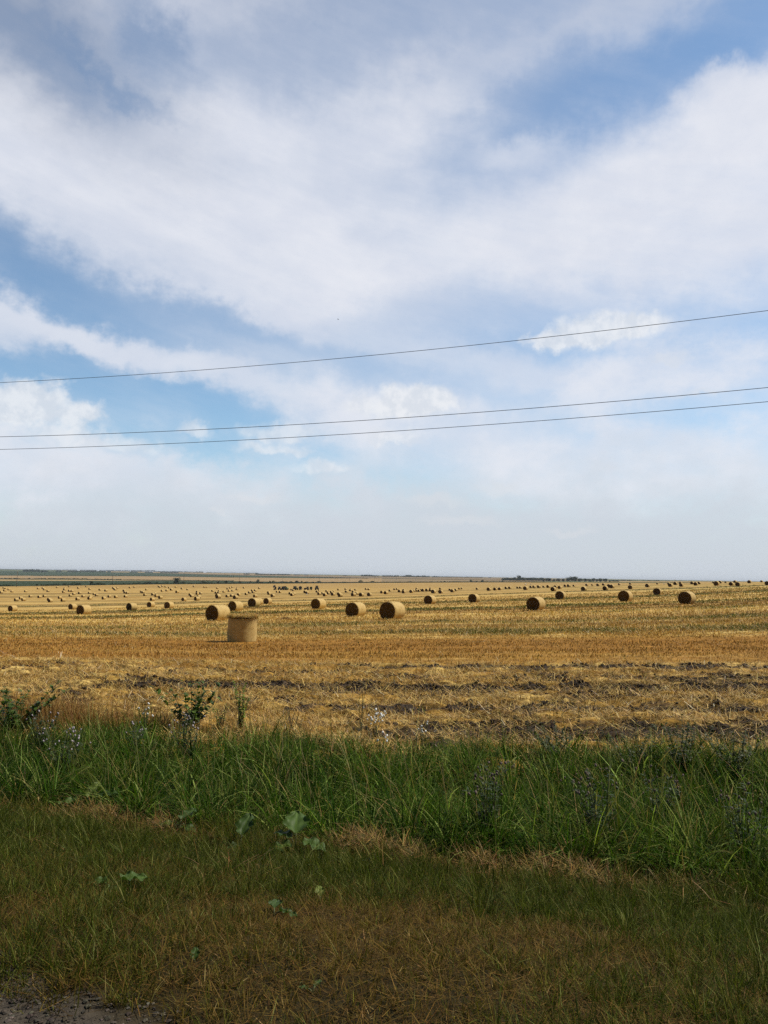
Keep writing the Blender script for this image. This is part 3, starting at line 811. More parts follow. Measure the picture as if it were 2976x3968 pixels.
def field_litter():
    parts = []
    # loose straw, chopped stalks
    n = 520000
    y = np.exp(rng.uniform(math.log(11.0), math.log(75), n)) ; x = rng.uniform(-0.56, 0.56, n) * y
    v = vrow(x, y)
    c0, cov, soil, weed = field_masks(x, y)
    ob = sst(v, 27.0, 29.0) * (1 - sst(v, 39.0, 42.5))
    clump = sst(fbm(x * 1.1, v * 2.0, 141, 3), 0.40, 0.58)
    keep = (0.35 + 0.65 * clump) * (1 - 0.76 * soil) * (1 - 0.65 * ob) * (1 - 0.4 * sst(y, 40, 75))
    k = (rng.random(n) < keep) & (y > y_back(x) - 0.7)
    x, y, v, soil, ob = x[k], y[k], v[k], soil[k], ob[k]; n = len(x)
    up = rng.random(n) < 0.30 + 0.6 * ob
    L = np.where(up, rng.uniform(0.06, 0.17, n) * (1 - 0.45 * ob), rng.uniform(0.10, 0.34, n))
    w = rng.uniform(0.006, 0.013, n) * (0.6 + 0.022 * y)
    lean = np.where(up, np.abs(rng.normal(0.15, 0.2, n)), rng.uniform(1.0, 1.62, n))
    c = lerp3(STRAW * 0.8, PALE * 1.15, rng.random(n) ** 1.1)
    c = lerp3(c, ORANGE * 1.5, (ob * 0.85)[:])
    c = lerp3(c, ORANGE * 1.1, (rng.random(n) < 0.16) * 0.8)
    c = lerp3(c, SOIL * 2.2, (rng.random(n) < 0.10) * 0.8)
    c = lerp3(c, np.array([0.62, 0.52, 0.34]), (rng.random(n) < 0.03) * 1.0)
    lump = sst(fbm(x * 1.7, y * 2.6, 145, 3), 0.40, 0.66)
    z = zground(x, y) + 0.02 + rng.uniform(0, 1.0, n) * (0.04 + 0.15 * lump) * (1 - ob) * ~up
    z = z + (fbm(x * 2.2, y * 2.2, 81, 4) - 0.45) * 0.34 * soil
    parts.append(blades(np.stack([x, y, z], -1), L, w, rng.uniform(0, 6.3, n), lean, rng.normal(0, .25, n), jit(c, n, 0.25, 0.05), 1, wtip=0.7))
    # standing stubble in rows farther out
    n = 190000
    y = np.exp(rng.uniform(math.log(30), math.log(190), n)); x = rng.uniform(-0.55, 0.55, n) * y
    v = vrow(x, y)
    c0, cov, soil, weed = field_masks(x, y)
    st = sst(fbm(x / 7.0, v / 0.9, 143, 3), 0.38, 0.62)
    k = rng.random(n) < 0.15 + 0.75 * st
    x, y, c0, v = x[k], y[k], c0[k], v[k]; n = len(x)
    L = rng.uniform(0.06, 0.20, n) * (1 - 0.5 * (v < 42)); w = rng.uniform(0.0015, 0.0028, n) * y * 0.35 + 0.006
    c = lerp3(c0 * 1.1, PALE, rng.random(n) * 0.6)
    parts.append(blades(np.stack([x, y, zground(x, y)], -1), L, w, rng.uniform(0, 6.3, n), np.abs(rng.normal(0.2, 0.2, n)), rng.normal(0, .2, n), jit(c, n, 0.3, 0.05), 1, wtip=0.8))
    return stuff('straw_litter', parts, M_STRAW, 'loose straw and short standing stubble over the whole harvested field', 'straw')


field_litter()


def field_weeds():
    n = 160000
    y = np.exp(rng.uniform(math.log(16), math.log(260), n)); x = rng.uniform(-0.55, 0.55, n) * y
    weed = field_masks(x, y)[3]
    k = rng.random(n) < weed * 0.85 + 0.012 * (y < 45) * (vn(x * 1.3, y * 1.3, 151) > 0.72)
    x, y = x[k], y[k]; n = len(x)
    c = lerp3(np.array([0.085, 0.105, 0.024]), np.array([0.045, 0.072, 0.020]), rng.random(n))
    L = rng.uniform(0.10, 0.26, n); w = rng.uniform(0.002, 0.004, n) * y * 0.32 + 0.006
    P = np.stack([x, y, zground(x, y)], -1)
    return stuff('field_weeds', [blades(P, L, w, rng.uniform(0, 6.3, n), np.abs(rng.normal(0.3, 0.25, n)), rng.uniform(0, .8, n), jit(c, n), 2)], M_GRASS,
                 'low green weeds growing in strips between the rows of straw', 'weeds')


field_weeds()


def clods():
    """dark lumps of turned soil"""
    base_v = np.array([[1, 0, 0], [-1, 0, 0], [0, 1, 0], [0, -1, 0], [0, 0, 1], [0, 0, -0.5], [.6, .6, .55], [-.6, .6, .5], [.6, -.6, .5], [-.6, -.6, .6]], float)
    import itertools
    bm = bmesh.new()
    for p in base_v: bm.verts.new(p)
    bmesh.ops.convex_hull(bm, input=bm.verts[:])
    bmesh.ops.triangulate(bm, faces=bm.faces[:])
    bm.verts.index_update()
    bv = np.array([v.co[:] for v in bm.verts]); bf = np.array([[v.index for v in f.verts] for f in bm.faces]); bm.free()
    n = 90000
    y = np.exp(rng.uniform(math.log(11.5), math.log(30), n)); x = rng.uniform(-0.55, 0.55, n) * y
    soil = field_masks(x, y)[2]
    k = (rng.random(n) < soil * 0.8) & (y > y_back(x) - 0.5)
    x, y = x[k], y[k]; n = len(x)
    r = 0.016 + 0.06 * rng.random(n) ** 4.0
    z = zground(x, y) + (fbm(x * 2.2, y * 2.2, 81, 4) - 0.45) * 0.34 + 0.012
    V = bv[None] * rng.uniform(0.65, 1.25, (n, len(bv), 3)) * r[:, None, None]
    a = rng.uniform(0, 6.3, n); ca, sa = np.cos(a)[:, None], np.sin(a)[:, None]
    V = np.stack([V[..., 0] * ca - V[..., 1] * sa, V[..., 0] * sa + V[..., 1] * ca, V[..., 2]], -1) + np.stack([x, y, z], -1)[:, None, :]
    Fc = (bf[None] + (np.arange(n) * len(bv))[:, None, None]).reshape(-1, 3)
    c = np.repeat(jit(SOIL * 1.1, n, 0.3, 0.04), len(bv), 0)
    me = mesh_np('clods', V.reshape(-1, 3), Fc, [M_GROUND], None, c, smooth=False)
    tag(link('soil_clods', me), 'dark clods of turned soil in bands across the near stubble', 'soil', kind='stuff')
    # gravel at the road's edge
    n = 60000
    x, y = scatter(n, -2.6, 1.0, 2.2, 4.4)
    s = s_of(x, y)
    k = (s < 4.0) & (rng.random(n) < 1 - sst(s2_of(x, y) + 0.7 * (fbm(x * 2.2, y * 2.2, 121, 3) - 0.5), 2.05, 2.4))
    x, y = x[k], y[k]; n = len(x)
    r = 0.002 + 0.013 * rng.random(n) ** 7
    V = bv[None] * rng.uniform(0.7, 1.2, (n, len(bv), 3)) * r[:, None, None] * np.array([1, 1, .6])
    V = V + np.stack([x, y, zground(x, y) + r * 0.2], -1)[:, None, :]
    Fc = (bf[None] + (np.arange(n) * len(bv))[:, None, None]).reshape(-1, 3)
    c = lerp3(np.array([0.055, 0.046, 0.035]), np.array([0.16, 0.14, 0.11]), rng.random(n) ** 4)
    c = np.repeat(jit(c, n, 0.25, 0.05), len(bv), 0)
    me = mesh_np('gravel', V.reshape(-1, 3), Fc, [M_GROUND], None, c, smooth=False)
    tag(link('gravel', me), 'grey gravel at the edge of the road in the near corner', 'gravel', kind='stuff')


clods()


# ------------------------------------------------------------------ straw bales
def mat_bale_side():
    m, t, b = new_mat('bale_wrap', 0.7, 0.2)
    o = t.n('ShaderNodeTexCoord').outputs['Object']
    n1 = t.noise(t.vm('MULTIPLY', o, (1.0, 0.35, 0.35)), 30.0, 5, 0.7)
    n2 = t.noise(o, 3.0, 4, 0.6)
    c = t.ramp(t.m('ADD', t.m('MULTIPLY', n1, 0.7), t.m('MULTIPLY', n2, 0.35)), [(0.26, (0.22, 0.130, 0.036)), (0.50, (0.46, 0.318, 0.112)), (0.76, (0.62, 0.465, 0.20))])
    t.put(b.inputs['Base Color'], c)
    bp = t.n('ShaderNodeBump'); bp.inputs['Strength'].default_value = 0.3; bp.inputs['Distance'].default_value = 0.008
    t.put(bp.inputs['Height'], n1); t.put(b.inputs['Normal'], bp.outputs[0])
    return m


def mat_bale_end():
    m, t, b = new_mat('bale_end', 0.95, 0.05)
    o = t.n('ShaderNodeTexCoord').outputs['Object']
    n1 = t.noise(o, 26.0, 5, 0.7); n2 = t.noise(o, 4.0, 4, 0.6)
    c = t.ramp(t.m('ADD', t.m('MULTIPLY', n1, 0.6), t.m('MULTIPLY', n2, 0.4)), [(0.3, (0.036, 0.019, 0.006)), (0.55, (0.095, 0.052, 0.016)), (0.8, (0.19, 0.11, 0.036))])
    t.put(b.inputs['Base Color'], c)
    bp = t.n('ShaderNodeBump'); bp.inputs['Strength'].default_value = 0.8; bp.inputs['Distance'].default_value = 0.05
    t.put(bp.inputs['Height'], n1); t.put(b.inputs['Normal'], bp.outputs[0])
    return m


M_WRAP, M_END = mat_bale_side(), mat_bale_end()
BL = 1.42


def bale_arrays(seed, na=40, nx=9, nr=5, rag=0.02, sag=0.05):
    """roll along local X, foot at z=0; returns side arrays and the two end arrays"""
    R = BALE_D / 2
    a = np.linspace(0, 2 * math.pi, na, endpoint=False)

    def pt(x, r, aa, bulge=0.0):
        rr = r * (1 + 0.014 * (fbm(np.cos(aa) * 2 + seed, np.sin(aa) * 2 + x, seed, 3) - .5) * 2)
        yy = rr * np.cos(aa) * 1.01; zz = rr * np.sin(aa)
        zz = np.where(zz < -R * 0.90, -R * 0.90 + (zz + R * 0.90) * 0.3, zz) - sag * (zz < 0) * 0
        return np.stack([np.broadcast_to(x, yy.shape) + bulge, yy, zz + R * 0.93], -1)
    V = []
    xs = np.linspace(-BL / 2, BL / 2, nx)
    for i, x in enumerate(xs):
        e = abs(x) / (BL / 2)
        r = R * (1 - 0.045 * max(0, e - 0.85) / 0.15 - 0.006 * e * e + 0.006 * math.sin(i * 2.1 + seed))
        V.append(pt(x, r, a))
    side = np.concatenate(V)
    i = np.arange(nx - 1)[:, None] * na + np.arange(na)[None, :]; j = np.arange(nx - 1)[:, None] * na + (np.arange(na)[None, :] + 1) % na
    sf = np.stack([i, j, j + na, i + na], -1).reshape(-1, 4)
    ends = []
    for sg in (-1, 1):
        V = []
        for q in range(nr):
            r = R * 0.953 * (1 - q / nr)
            n = 0.022 * (fbm(np.cos(a) * r * 5 + seed, np.sin(a) * r * 5, seed + 5, 3) - 0.5) + (0.004 if q == 0 else 0.02 * (0.5 + 0.5 * math.cos(q * 2.0)))
            V.append(pt(sg * BL / 2, r, a, sg * n))
        V.append(pt(sg * BL / 2, 0.001, a[:1], sg * 0.012))
        V = np.concatenate(V)
        i = np.arange(nr - 1)[:, None] * na + np.arange(na)[None, :]; j = np.arange(nr - 1)[:, None] * na + (np.arange(na)[None, :] + 1) % na
        f = np.stack([i, j, j + na, i + na], -1).reshape(-1, 4)
        k = (nr - 1) * na; tr = np.stack([k + np.arange(na), k + (np.arange(na) + 1) % na, np.full(na, nr * na)], -1)
        if sg < 0: f = f[:, ::-1]; tr = tr[:, ::-1]
        ends.append((V, f if sg > 0 else f, tr))
    return (side, sf), ends


def fringe_arrays(seed, n=900):
    """stalks sticking out round both rims and a few off the roll"""
    r_ = np.random.default_rng(seed)
    a = r_.uniform(0, 2 * math.pi, n); sg = np.where(r_.random(n) < 0.75, -1, 1)
    R = BALE_D / 2
    rr = R * r_.uniform(0.93, 1.0, n)
    x = sg * (BL / 2 - np.abs(r_.normal(0, 0.03, n)))
    k = r_.random(n) < 0.25
    x = np.where(k, r_.uniform(-BL / 2, BL / 2, n), x); rr = np.where(k, R * 0.99, rr)
    P = np.stack([x, rr * np.cos(a), np.maximum(rr * np.sin(a) + R * 0.93, 0.02)], -1)
    L = r_.uniform(0.03, 0.10, n)
    d = np.stack([sg * r_.uniform(-0.3, 0.8, n), np.cos(a) * r_.uniform(0.2, 1, n), np.sin(a) * r_.uniform(0.2, 1, n)], -1) + r_.normal(0, .3, (n, 3))
    d /= np.linalg.norm(d, axis=1)[:, None]
    s = np.cross(d, r_.normal(0, 1, (n, 3))); s /= np.linalg.norm(s, axis=1)[:, None]
    w = 0.007
    V = np.stack([P - s * w, P + s * w, P + d * L[:, None] + s * w * .5, P + d * L[:, None] - s * w * .5], 1).reshape(-1, 3)
    Fc = (np.arange(n) * 4)[:, None] + np.arange(4)[None, :]
    c = lerp3(np.array([0.28, 0.165, 0.05]), np.array([0.44, 0.30, 0.12]), r_.random(n))
    return V, Fc, np.repeat(c, 4, 0)


def small_bale_mesh(seed):
    (sv, sf), ends = bale_arrays(seed, 24, 5, 3)
    V = [sv]; F4 = [sf]; F3 = []; o = len(sv)
    for v, f, t in ends:
        V.append(v); F4.append(f + o); F3.append(t + o); o += len(v)
    f4 = np.concatenate(F4); f3 = np.concatenate(F3)
    mi = np.concatenate([np.zeros(len(sf), int), np.ones(len(f4) - len(sf) + len(f3), int)])
    return mesh_np('straw_bale', np.concatenate(V), [f4, f3], [M_WRAP, M_END], mi)


SMALL = [small_bale_mesh(k) for k in (1, 2, 3, 4)]
BIG = []
for sd in (11, 12, 13):
    (sv, sf), ends = bale_arrays(sd)
    fv, ff_, fc = fringe_arrays(sd)
    BIG.append((mesh_np('wrap', sv, sf, [M_WRAP]), [mesh_np('end_face', v, [f, t], [M_END]) for v, f, t in ends], mesh_np('straw_fringe', fv, ff_, [M_STRAW], None, fc, smooth=False)))

# bale index -> yaw of the roll relative to the common direction (degrees)
named = {  # nearest / largest bales: pixel centre -> label
    (1521, 2401): ('large straw bale lying alone in mid-field, biggest of the lying bales', -4),
    (844, 2407): ('big lying straw bale partly hidden behind the upright bale', -2),
    (1379, 2391): ('lying straw bale just left of the biggest lying bale', 0),
    (2078, 2365): ('large straw bale alone on open stubble, halfway between the biggest bale and the right edge', -6),
    (2663, 2341): ('largest straw bale near the right edge, standing apart on green-streaked stubble', -11),
    (2424, 2331): ('lying straw bale left of the largest bale near the right edge', -6),
    (1235, 2360): ('lying straw bale alone between the upright bale and the biggest pair', 0),
    (913, 2368): ('lying straw bale directly above the upright bale, touching the big one in view', 0),
    (325, 2382): ('largest straw bale on the left side of the field, in front of a smaller one', 4),
    (1667, 2342): ('straw bale showing almost round dark end, right of the biggest lying bale', -1),
    (985, 2352): ('long-looking straw bale hiding another bale close behind it', 8),
    (1837, 2335): ('mid-field straw bale with bright rounded side beside a green weed strip', 0),
    (2173, 2323): ('straw bale with dark face toward the viewer, just above the large lone right-hand bale', 1),
    (510, 2365): ('straw bale alone left of the big bales, below the round tree', 0),
    (2547, 2305): ('round dark-faced straw bale between the two largest bales near the right edge', 0),
    (1001, 2344): ('straw bale almost covered by the long-looking bale in front', 8),
    (655, 2358): ('straw bale with broad pale side, leftwards of the big pair by the upright bale', 8),
    (1037, 2340): ('straw bale at the right end of the row of three behind the upright bale', 4),
    (49, 2369): ('mid-sized straw bale closest to the left edge of the field', 8),
    (282, 2361): ('straw bale half tucked behind the largest left-side bale', 6),
    (585, 2353): ('straw bale second to the left of the big pair, smaller than its right neighbour', 4),
}
POLE_PX = [67, 437, 713, 928, 1096, 1237, 1354, 1451, 1535.5, 1611, 1675.5, 1733, 1829]
ORD = ['first', 'second', 'third', 'fourth', 'fifth', 'sixth', 'seventh', 'eighth', 'ninth', 'tenth', 'eleventh', 'twelfth', 'thirteenth', 'fourteenth', 'fifteenth', 'sixteenth', 'seventeenth', 'eighteenth', 'nineteenth', 'twentieth']
LAND = [(p, 2262 - 0.006 * p, '%s pole from the left' % ORD[i]) for i, p in enumerate(POLE_PX)]
LAND += [(685, 2262, 'the round tree'), (325, 2360, 'the largest left-side bale'), (49, 2358, 'the mid-sized bale at the left edge'), (943, 2330, 'the upright bale'),
         (510, 2350, 'the lone bale below the round tree'), (1521, 2350, 'the biggest lying bale'), (2078, 2338, 'the large lone right-hand bale'), (2663, 2315, 'the largest bale near the right edge'),
         (2424, 2310, 'the bale left of the largest right-edge bale'), (1145, 2281, 'the parked machines'), (1837, 2318, 'the mid-field bale by the green weed strip'), (2255, 2245, 'the tallest grove tree'),
         (2014, 2240, 'the dense low wood'), (2950, 2262, 'the right end of the field'), (1235, 2340, 'the lone bale right of the upright bale')]


def dist_px(a, b): return math.hypot(a[0] - b[0], (a[1] - b[1]) * 2.0)


def relative_labels(items, what):
    """items: list of (px, py, adjective); a label naming the closest landmark, the side and the rank on that side"""
    out = []
    used = set()
    for i, (x, y, adj) in enumerate(items):
        for lx, ly, nm in sorted(LAND, key=lambda q: dist_px((x, y), q)):
            right = x > lx
            side = [q for q in items if (q[0] > lx) == right]
            side.sort(key=lambda q: dist_px(q, (lx, ly)))
            rank = side.index(items[i])
            lab = '%s %s right of %s, %s closest' % (adj, what, nm, ORD[rank]) if right else '%s %s left of %s, %s closest' % (adj, what, nm, ORD[min(rank, 19)])
            if rank == 0: lab = '%s %s closest on the %s of %s' % (adj, what, 'right' if right else 'left', nm)
            if lab not in used: break
        used.add(lab); out.append(lab)
    return out


def place_bales():
    small = []
    for i in range(len(BP)):
        px, py, h = bpx[i], bpy_[i], bh[i]
        key = [k for k in named if abs(k[0] - px) < 1.6 and abs(k[1] - py) < 1.6]
        x, y, z = hit(px, py)
        if y > 1500: y = bD[i]; x = bu[i] * y; z = float(zground(x, y))
        sc = 1.05 * min(1.16, max(0.88, (h + 0.3) / F * y / BALE_D))
        yaw = math.radians(59 - (6 if px > 1900 else 0) + rng.normal(0, 4))
        if key:
            lab, dy = named[key[0]]
            yaw = math.radians(61 + dy)
            # the roll lies over its middle: move its centre back by half its foot
            root = bpy.data.objects.new('straw_bale', None); col.objects.link(root); root.empty_display_size = 0.3
            v = BIG[i % 3]
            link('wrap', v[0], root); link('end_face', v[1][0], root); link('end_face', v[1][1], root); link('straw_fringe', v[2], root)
            tag(root, lab, 'straw bale', 'round straw bales scattered over the stubble field')
            o = root
        else:
            o = link('straw_bale', SMALL[i % 4])
            adj = 'tiny distant' if h < 7.6 else ('small' if h < 11 else 'smallish')
            small.append((o, px, py, adj))
            tag(o, None, 'straw bale', 'round straw bales scattered over the stubble field')
        d = 0.35 * BALE_D * sc
        k = (y + d) / y
        o.location = (x * k, y * k, float(zground(x * k, y * k)) - 0.05)
        o.rotation_euler = (rng.normal(0, .01), rng.normal(0, .015), yaw)
        o.scale = (sc * rng.uniform(0.97, 1.05), sc, sc)
    labs = relative_labels([(a, b, c) for _, a, b, c in small], 'straw bale')
    for (o, *_r), l in zip(small, labs): o['label'] = l


place_bales()


def upright_bale():
    x, y, z = hit(943, 2490)
    x = (x / y) * (y + 0.45) - 0.08; y += 0.45; z = float(zground(x, y))
    root = bpy.data.objects.new('straw_bale', None); col.objects.link(root); root.location = (x, y, z - 0.03)
    root.rotation_euler = (0.0, math.radians(0.8), 0.4)
    tag(root, 'straw bale standing upright on its end with loose straw spilling over its top', 'straw bale', 'round straw bales scattered over the stubble field')
    na = 64; a = np.linspace(0, 2 * math.pi, na, endpoint=False)
    Hh = 1.20; V = []
    for i, t in enumerate(np.linspace(0, 1, 24)):
        r = 0.705 * (1 - 0.02 * (2 * t - 0.9) ** 2 - 0.05 * max(0, t - 0.93) / 0.07 - 0.03 * max(0, 0.05 - t) / 0.05)
        rr = r * (1 + 0.012 * (fbm(np.cos(a) * 2.5 + 9, np.sin(a) * 2.5 + t * 3, 201, 3) - .5) * 2 + 0.012 * (fbm(np.cos(a) * 9 + 3, np.sin(a) * 9 + t * 14, 203, 2) - .5))
        V.append(np.stack([rr * np.cos(a), rr * np.sin(a), t * Hh + 0.03 * t * np.cos(a - 1.0)], -1))
    sv = np.concatenate(V)
    i = np.arange(23)[:, None] * na + np.arange(na)[None, :]; j = np.arange(23)[:, None] * na + (np.arange(na)[None, :] + 1) % na
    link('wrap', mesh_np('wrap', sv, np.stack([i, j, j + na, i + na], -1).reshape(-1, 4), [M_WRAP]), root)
    V = []
    for q in range(8):
        r = 0.70 * (1 - q / 8)
        V.append(np.stack([r * np.cos(a), r * np.sin(a), Hh + 0.01 + 0.05 * fbm(np.cos(a) * r * 4, np.sin(a) * r * 4, 205, 3)], -1))
    V = np.concatenate(V)
    i = np.arange(7)[:, None] * na + np.arange(na)[None, :]; j = np.arange(7)[:, None] * na + (np.arange(na)[None, :] + 1) % na
    f = np.stack([i, j, j + na, i + na], -1).reshape(-1, 4)
    link('end_face', mesh_np('end_face', V, [f, (7 * na + np.arange(na))[None, :]], [M_WRAP]), root)
    n = 5200
    aa = rng.uniform(0, 2 * math.pi, n); r = 0.76 * np.sqrt(rng.random(n)); r = np.where(rng.random(n) < 0.45, rng.uniform(0.60, 0.75, n), r)
    P = np.stack([r * np.cos(aa), r * np.sin(aa), Hh + 0.0 + rng.random(n) * 0.13 * (0.6 + 0.8 * vn(np.cos(aa) * 3 + 4, np.sin(aa) * 3 + 4, 209)) - 0.07 * sst(r, 0.66, 0.8) * rng.random(n)], -1)
    c = lerp3(np.array([0.30, 0.175, 0.04]), np.array([0.58, 0.42, 0.13]), rng.random(n))
    v, f, cc = blades(P, rng.uniform(0.06, 0.24, n), np.full(n, 0.010), rng.uniform(0, 6.3, n), rng.uniform(0.9, 1.9, n), rng.uniform(-.4, .4, n), jit(c, n), 2, wtip=.7)
    link('loose_straw', mesh_np('loose_straw', v, f, [M_STRAW], None, cc, smooth=False), root)
    n = 900
    aa = rng.uniform(0, 2 * math.pi, n); zz = Hh * rng.random(n) ** 0.8
    P = np.stack([0.70 * np.cos(aa), 0.70 * np.sin(aa), zz], -1)
    v, f, cc = blades(P, rng.uniform(0.03, 0.09, n), np.full(n, 0.006), aa + rng.normal(0, .6, n), rng.uniform(0.2, 2.4, n), rng.uniform(-.5, .5, n), jit((0.44, 0.30, 0.11), n), 1, wtip=.7)
    link('straw_fringe', mesh_np('straw_fringe', v, f, [M_STRAW], None, cc, smooth=False), root)
    # spilled heap of straw lying on the stubble further right
    hx, hy, hz = hit(1108, 2402)
    n = 900
    x = rng.normal(0, 0.34, n); y = rng.normal(0, 0.22, n)
    hh = 0.26 * np.exp(-(x / 0.42) ** 2 - (y / 0.3) ** 2)
    P = np.stack([x, y, rng.random(n) * hh], -1)
    c = lerp3(np.array([0.21, 0.11, 0.03]), np.array([0.38, 0.24, 0.08]), rng.random(n))
    v, f, cc = blades(P, rng.uniform(0.08, 0.3, n), np.full(n, 0.014), rng.uniform(0, 6.3, n), rng.uniform(0.6, 1.7, n), rng.uniform(-.4, .4, n), jit(c, n), 2, wtip=.7)
    o = link('straw_heap', mesh_np('straw_heap', v, f, [M_STRAW], None, cc, smooth=False), None, (hx, hy, hz))
    tag(o, 'small loose heap of brown straw on the stubble right of the upright bale', 'straw heap')


upright_bale()


# ------------------------------------------------------------------ trees, shrubs and woods beyond the field
def crown_mesh(name, seed, n=700, blobs=9, q=0.10, c0=(0.030, 0.050, 0.016), c1=(0.070, 0.095, 0.030), low=0.0):
    """leaf-sized faces through the volume of a few overlapping clumps; unit width and unit height"""
    r_ = np.random.default_rng(seed)
    B = []
    for k in range(blobs):
        a = r_.uniform(0, 6.3); rad = r_.uniform(0, 0.30)
        zc = r_.uniform(0.28 + low, 0.78); rr = r_.uniform(0.16, 0.27) * (1.15 - 0.5 * abs(zc - 0.5))
        B.append((rad * math.cos(a), rad * math.sin(a), zc, rr))
    idx = r_.integers(0, blobs, n); B = np.array(B)
    d = r_.normal(0, 1, (n, 3)); d /= np.linalg.norm(d, axis=1)[:, None]
    P = B[idx, :3] + d * (B[idx, 3] * r_.random(n) ** 0.33)[:, None]
    P[:, 2] = np.clip(P[:, 2], 0.02, 1.0)
    s = r_.normal(0, 1, (n, 3)); s /= np.linalg.norm(s, axis=1)[:, None]
    t = np.cross(s, r_.normal(0, 1, (n, 3))); t /= np.linalg.norm(t, axis=1)[:, None]
    w = q * r_.uniform(0.5, 1.1, n)[:, None] * 0.5
    V = np.stack([P - s * w, P + t * w * .7, P + s * w, P - t * w * .7], 1).reshape(-1, 3)
    c = lerp3(np.array(c0), np.array(c1), np.clip(vn(P[:, 0] * 5 + 9, P[:, 2] * 5 + seed, seed) + r_.normal(0, .12, n), 0, 1))
    return mesh_np(name, V, (np.arange(n) * 4)[:, None] + np.arange(4)[None, :], [M_LEAF], None, np.repeat(c, 4, 0), smooth=False)


M_BARK = mat_plain('bark', (0.10, 0.075, 0.05), 0.9)


def tube(pts, radii, sides=8):
    """one continuous tube with changing radius along a path"""
    pts = np.asarray(pts, float); n = len(pts)
    T = np.gradient(pts, axis=0); T /= np.linalg.norm(T, axis=1)[:, None] + 1e-9
    ref = np.array([0.0, 1.0, 0.0]) if abs(T[0, 1]) < 0.8 else np.array([1.0, 0, 0])
    a = np.linspace(0, 2 * math.pi, sides, endpoint=False)
    V = []
    for k in range(n):
        s = np.cross(T[k], ref); s /= np.linalg.norm(s) + 1e-9; t = np.cross(s, T[k])
        V.append(pts[k] + radii[k] * (np.cos(a)[:, None] * s + np.sin(a)[:, None] * t))
    V = np.concatenate(V)
    i = np.arange(n - 1)[:, None] * sides + np.arange(sides)[None, :]; j = np.arange(n - 1)[:, None] * sides + (np.arange(sides)[None, :] + 1) % sides
    f = np.stack([i, j, j + sides, i + sides], -1).reshape(-1, 4)
    caps = np.array([np.arange(sides)[::-1], (n - 1) * sides + np.arange(sides)])
    return V, f, caps


def tube_mesh(name, chains, mat, sides=8):
    V = []; F4 = []; FC = []; o = 0
    for pts, r in chains:
        v, f, c = tube(pts, r, sides); V.append(v); F4.append(f + o); FC.append(c + o); o += len(v)
    return mesh_np(name, np.concatenate(V), [np.concatenate(F4), np.concatenate(FC)], [mat])


def trunk_mesh(seed):
    r_ = np.random.default_rng(seed)
    ch = [([(0, 0, -0.03), (0.01, 0, 0.2), (0, 0.01, 0.45), (0.02, 0, 0.7)], [0.035, 0.026, 0.02, 0.008])]
    for k in range(5):
        a = r_.uniform(0, 6.3); z0 = r_.uniform(0.25, 0.5)
        ch.append(([(0, 0, z0), (0.12 * math.cos(a), 0.12 * math.sin(a), z0 + 0.14), (0.26 * math.cos(a), 0.26 * math.sin(a), z0 + 0.26)], [0.014, 0.010, 0.004]))
    return tube_mesh('trunk', ch, M_BARK, 6)


CROWN = [crown_mesh('crown', k, 1100, 12, 0.10, (0.016, 0.030, 0.010), (0.046, 0.066, 0.022), -0.14) for k in (301, 302, 303)]
TRUNK = [trunk_mesh(k) for k in (311, 312)]
BUSH = [crown_mesh('shrub', k, 420, 7, 0.15, (0.022, 0.040, 0.013), (0.060, 0.085, 0.026), -0.22) for k in (321, 322, 323)]
DARKBUSH = [crown_mesh('shrub', k, 420, 7, 0.15, (0.018, 0.030, 0.012), (0.042, 0.060, 0.020), -0.22) for k in (331, 332)]


def edge_y(px): return float(np.interp(px, [p[0] for p in EDGE], [p[1] for p in EDGE]))


def make_tree(px, top, width, D, i, dz=0.0):
    u, w = (float(k) for k in uw(px, top))
    x = u * D; z = float(zground(x, D)); h = H + w * D - z
    root = bpy.data.objects.new('tree', None); col.objects.link(root); root.location = (x, D, z - 0.1)
    wd = width / F * D
    link('crown', CROWN[i % 3], root); link('trunk', TRUNK[i % 2], root)
    root.scale = (wd / 0.86, wd / 0.86, h / 0.97); root.rotation_euler = (0, 0, i * 1.7)
    return root


# shrubs along the far edge of the field
SHRUBS = [(143, 14, 2262), (160, 10, 2263), (196, 10, 2263), (213, 16, 2261), (252, 24, 2259.5), (292, 36, 2256.5), (308, 22, 2258), (353, 20, 2250), (378, 46, 2256), (505, 14, 2261),
          (520, 20, 2258), (545, 26, 2255), (575, 50, 2254), (607, 14, 2254.5), (640, 22, 2255), (712, 22, 2253), (785, 36, 2251), (803, 34, 2254), (845, 18, 2252), (878, 24, 2250),
          (905, 20, 2253), (930, 16, 2252), (970, 10, 2250), (996, 20, 2244.5), (1012, 26, 2254), (1046, 12, 2250), (1062, 18, 2250), (1090, 26, 2252), (1110, 22, 2252.5), (1127, 16, 2251.5),
          (1150, 22, 2249), (1168, 10, 2250), (1184, 30, 2253), (1213, 18, 2254), (1238, 28, 2251), (1258, 12, 2257), (1272, 14, 2256.5), (1290, 20, 2254), (1312, 16, 2256.5), (1335, 22, 2254),
          (1370, 18, 2256), (1397, 16, 2247), (1413, 18, 2255), (1446, 26, 2251), (1475, 16, 2256), (1512, 20, 2256), (1540, 14, 2256), (1565, 10, 2254), (1590, 18, 2252), (1620, 16, 2253.5),
          (1636, 12, 2255), (1650, 20, 2254.5), (1673, 18, 2252.5), (1695, 16, 2253.5), (1709, 12, 2252), (1722, 12, 2251), (1745, 10, 2253.5), (1778, 22, 2253), (1796, 14, 2253), (1828, 18, 2247),
          (1847, 14, 2250.5), (1870, 14, 2246), (1888, 8, 2252), (1913, 10, 2252), (1936, 5, 2250), (1946, 9, 2249.5), (1963, 9, 2252.5), (1987, 7, 2252), (2011, 9, 2252.5), (2030, 8, 2253)]


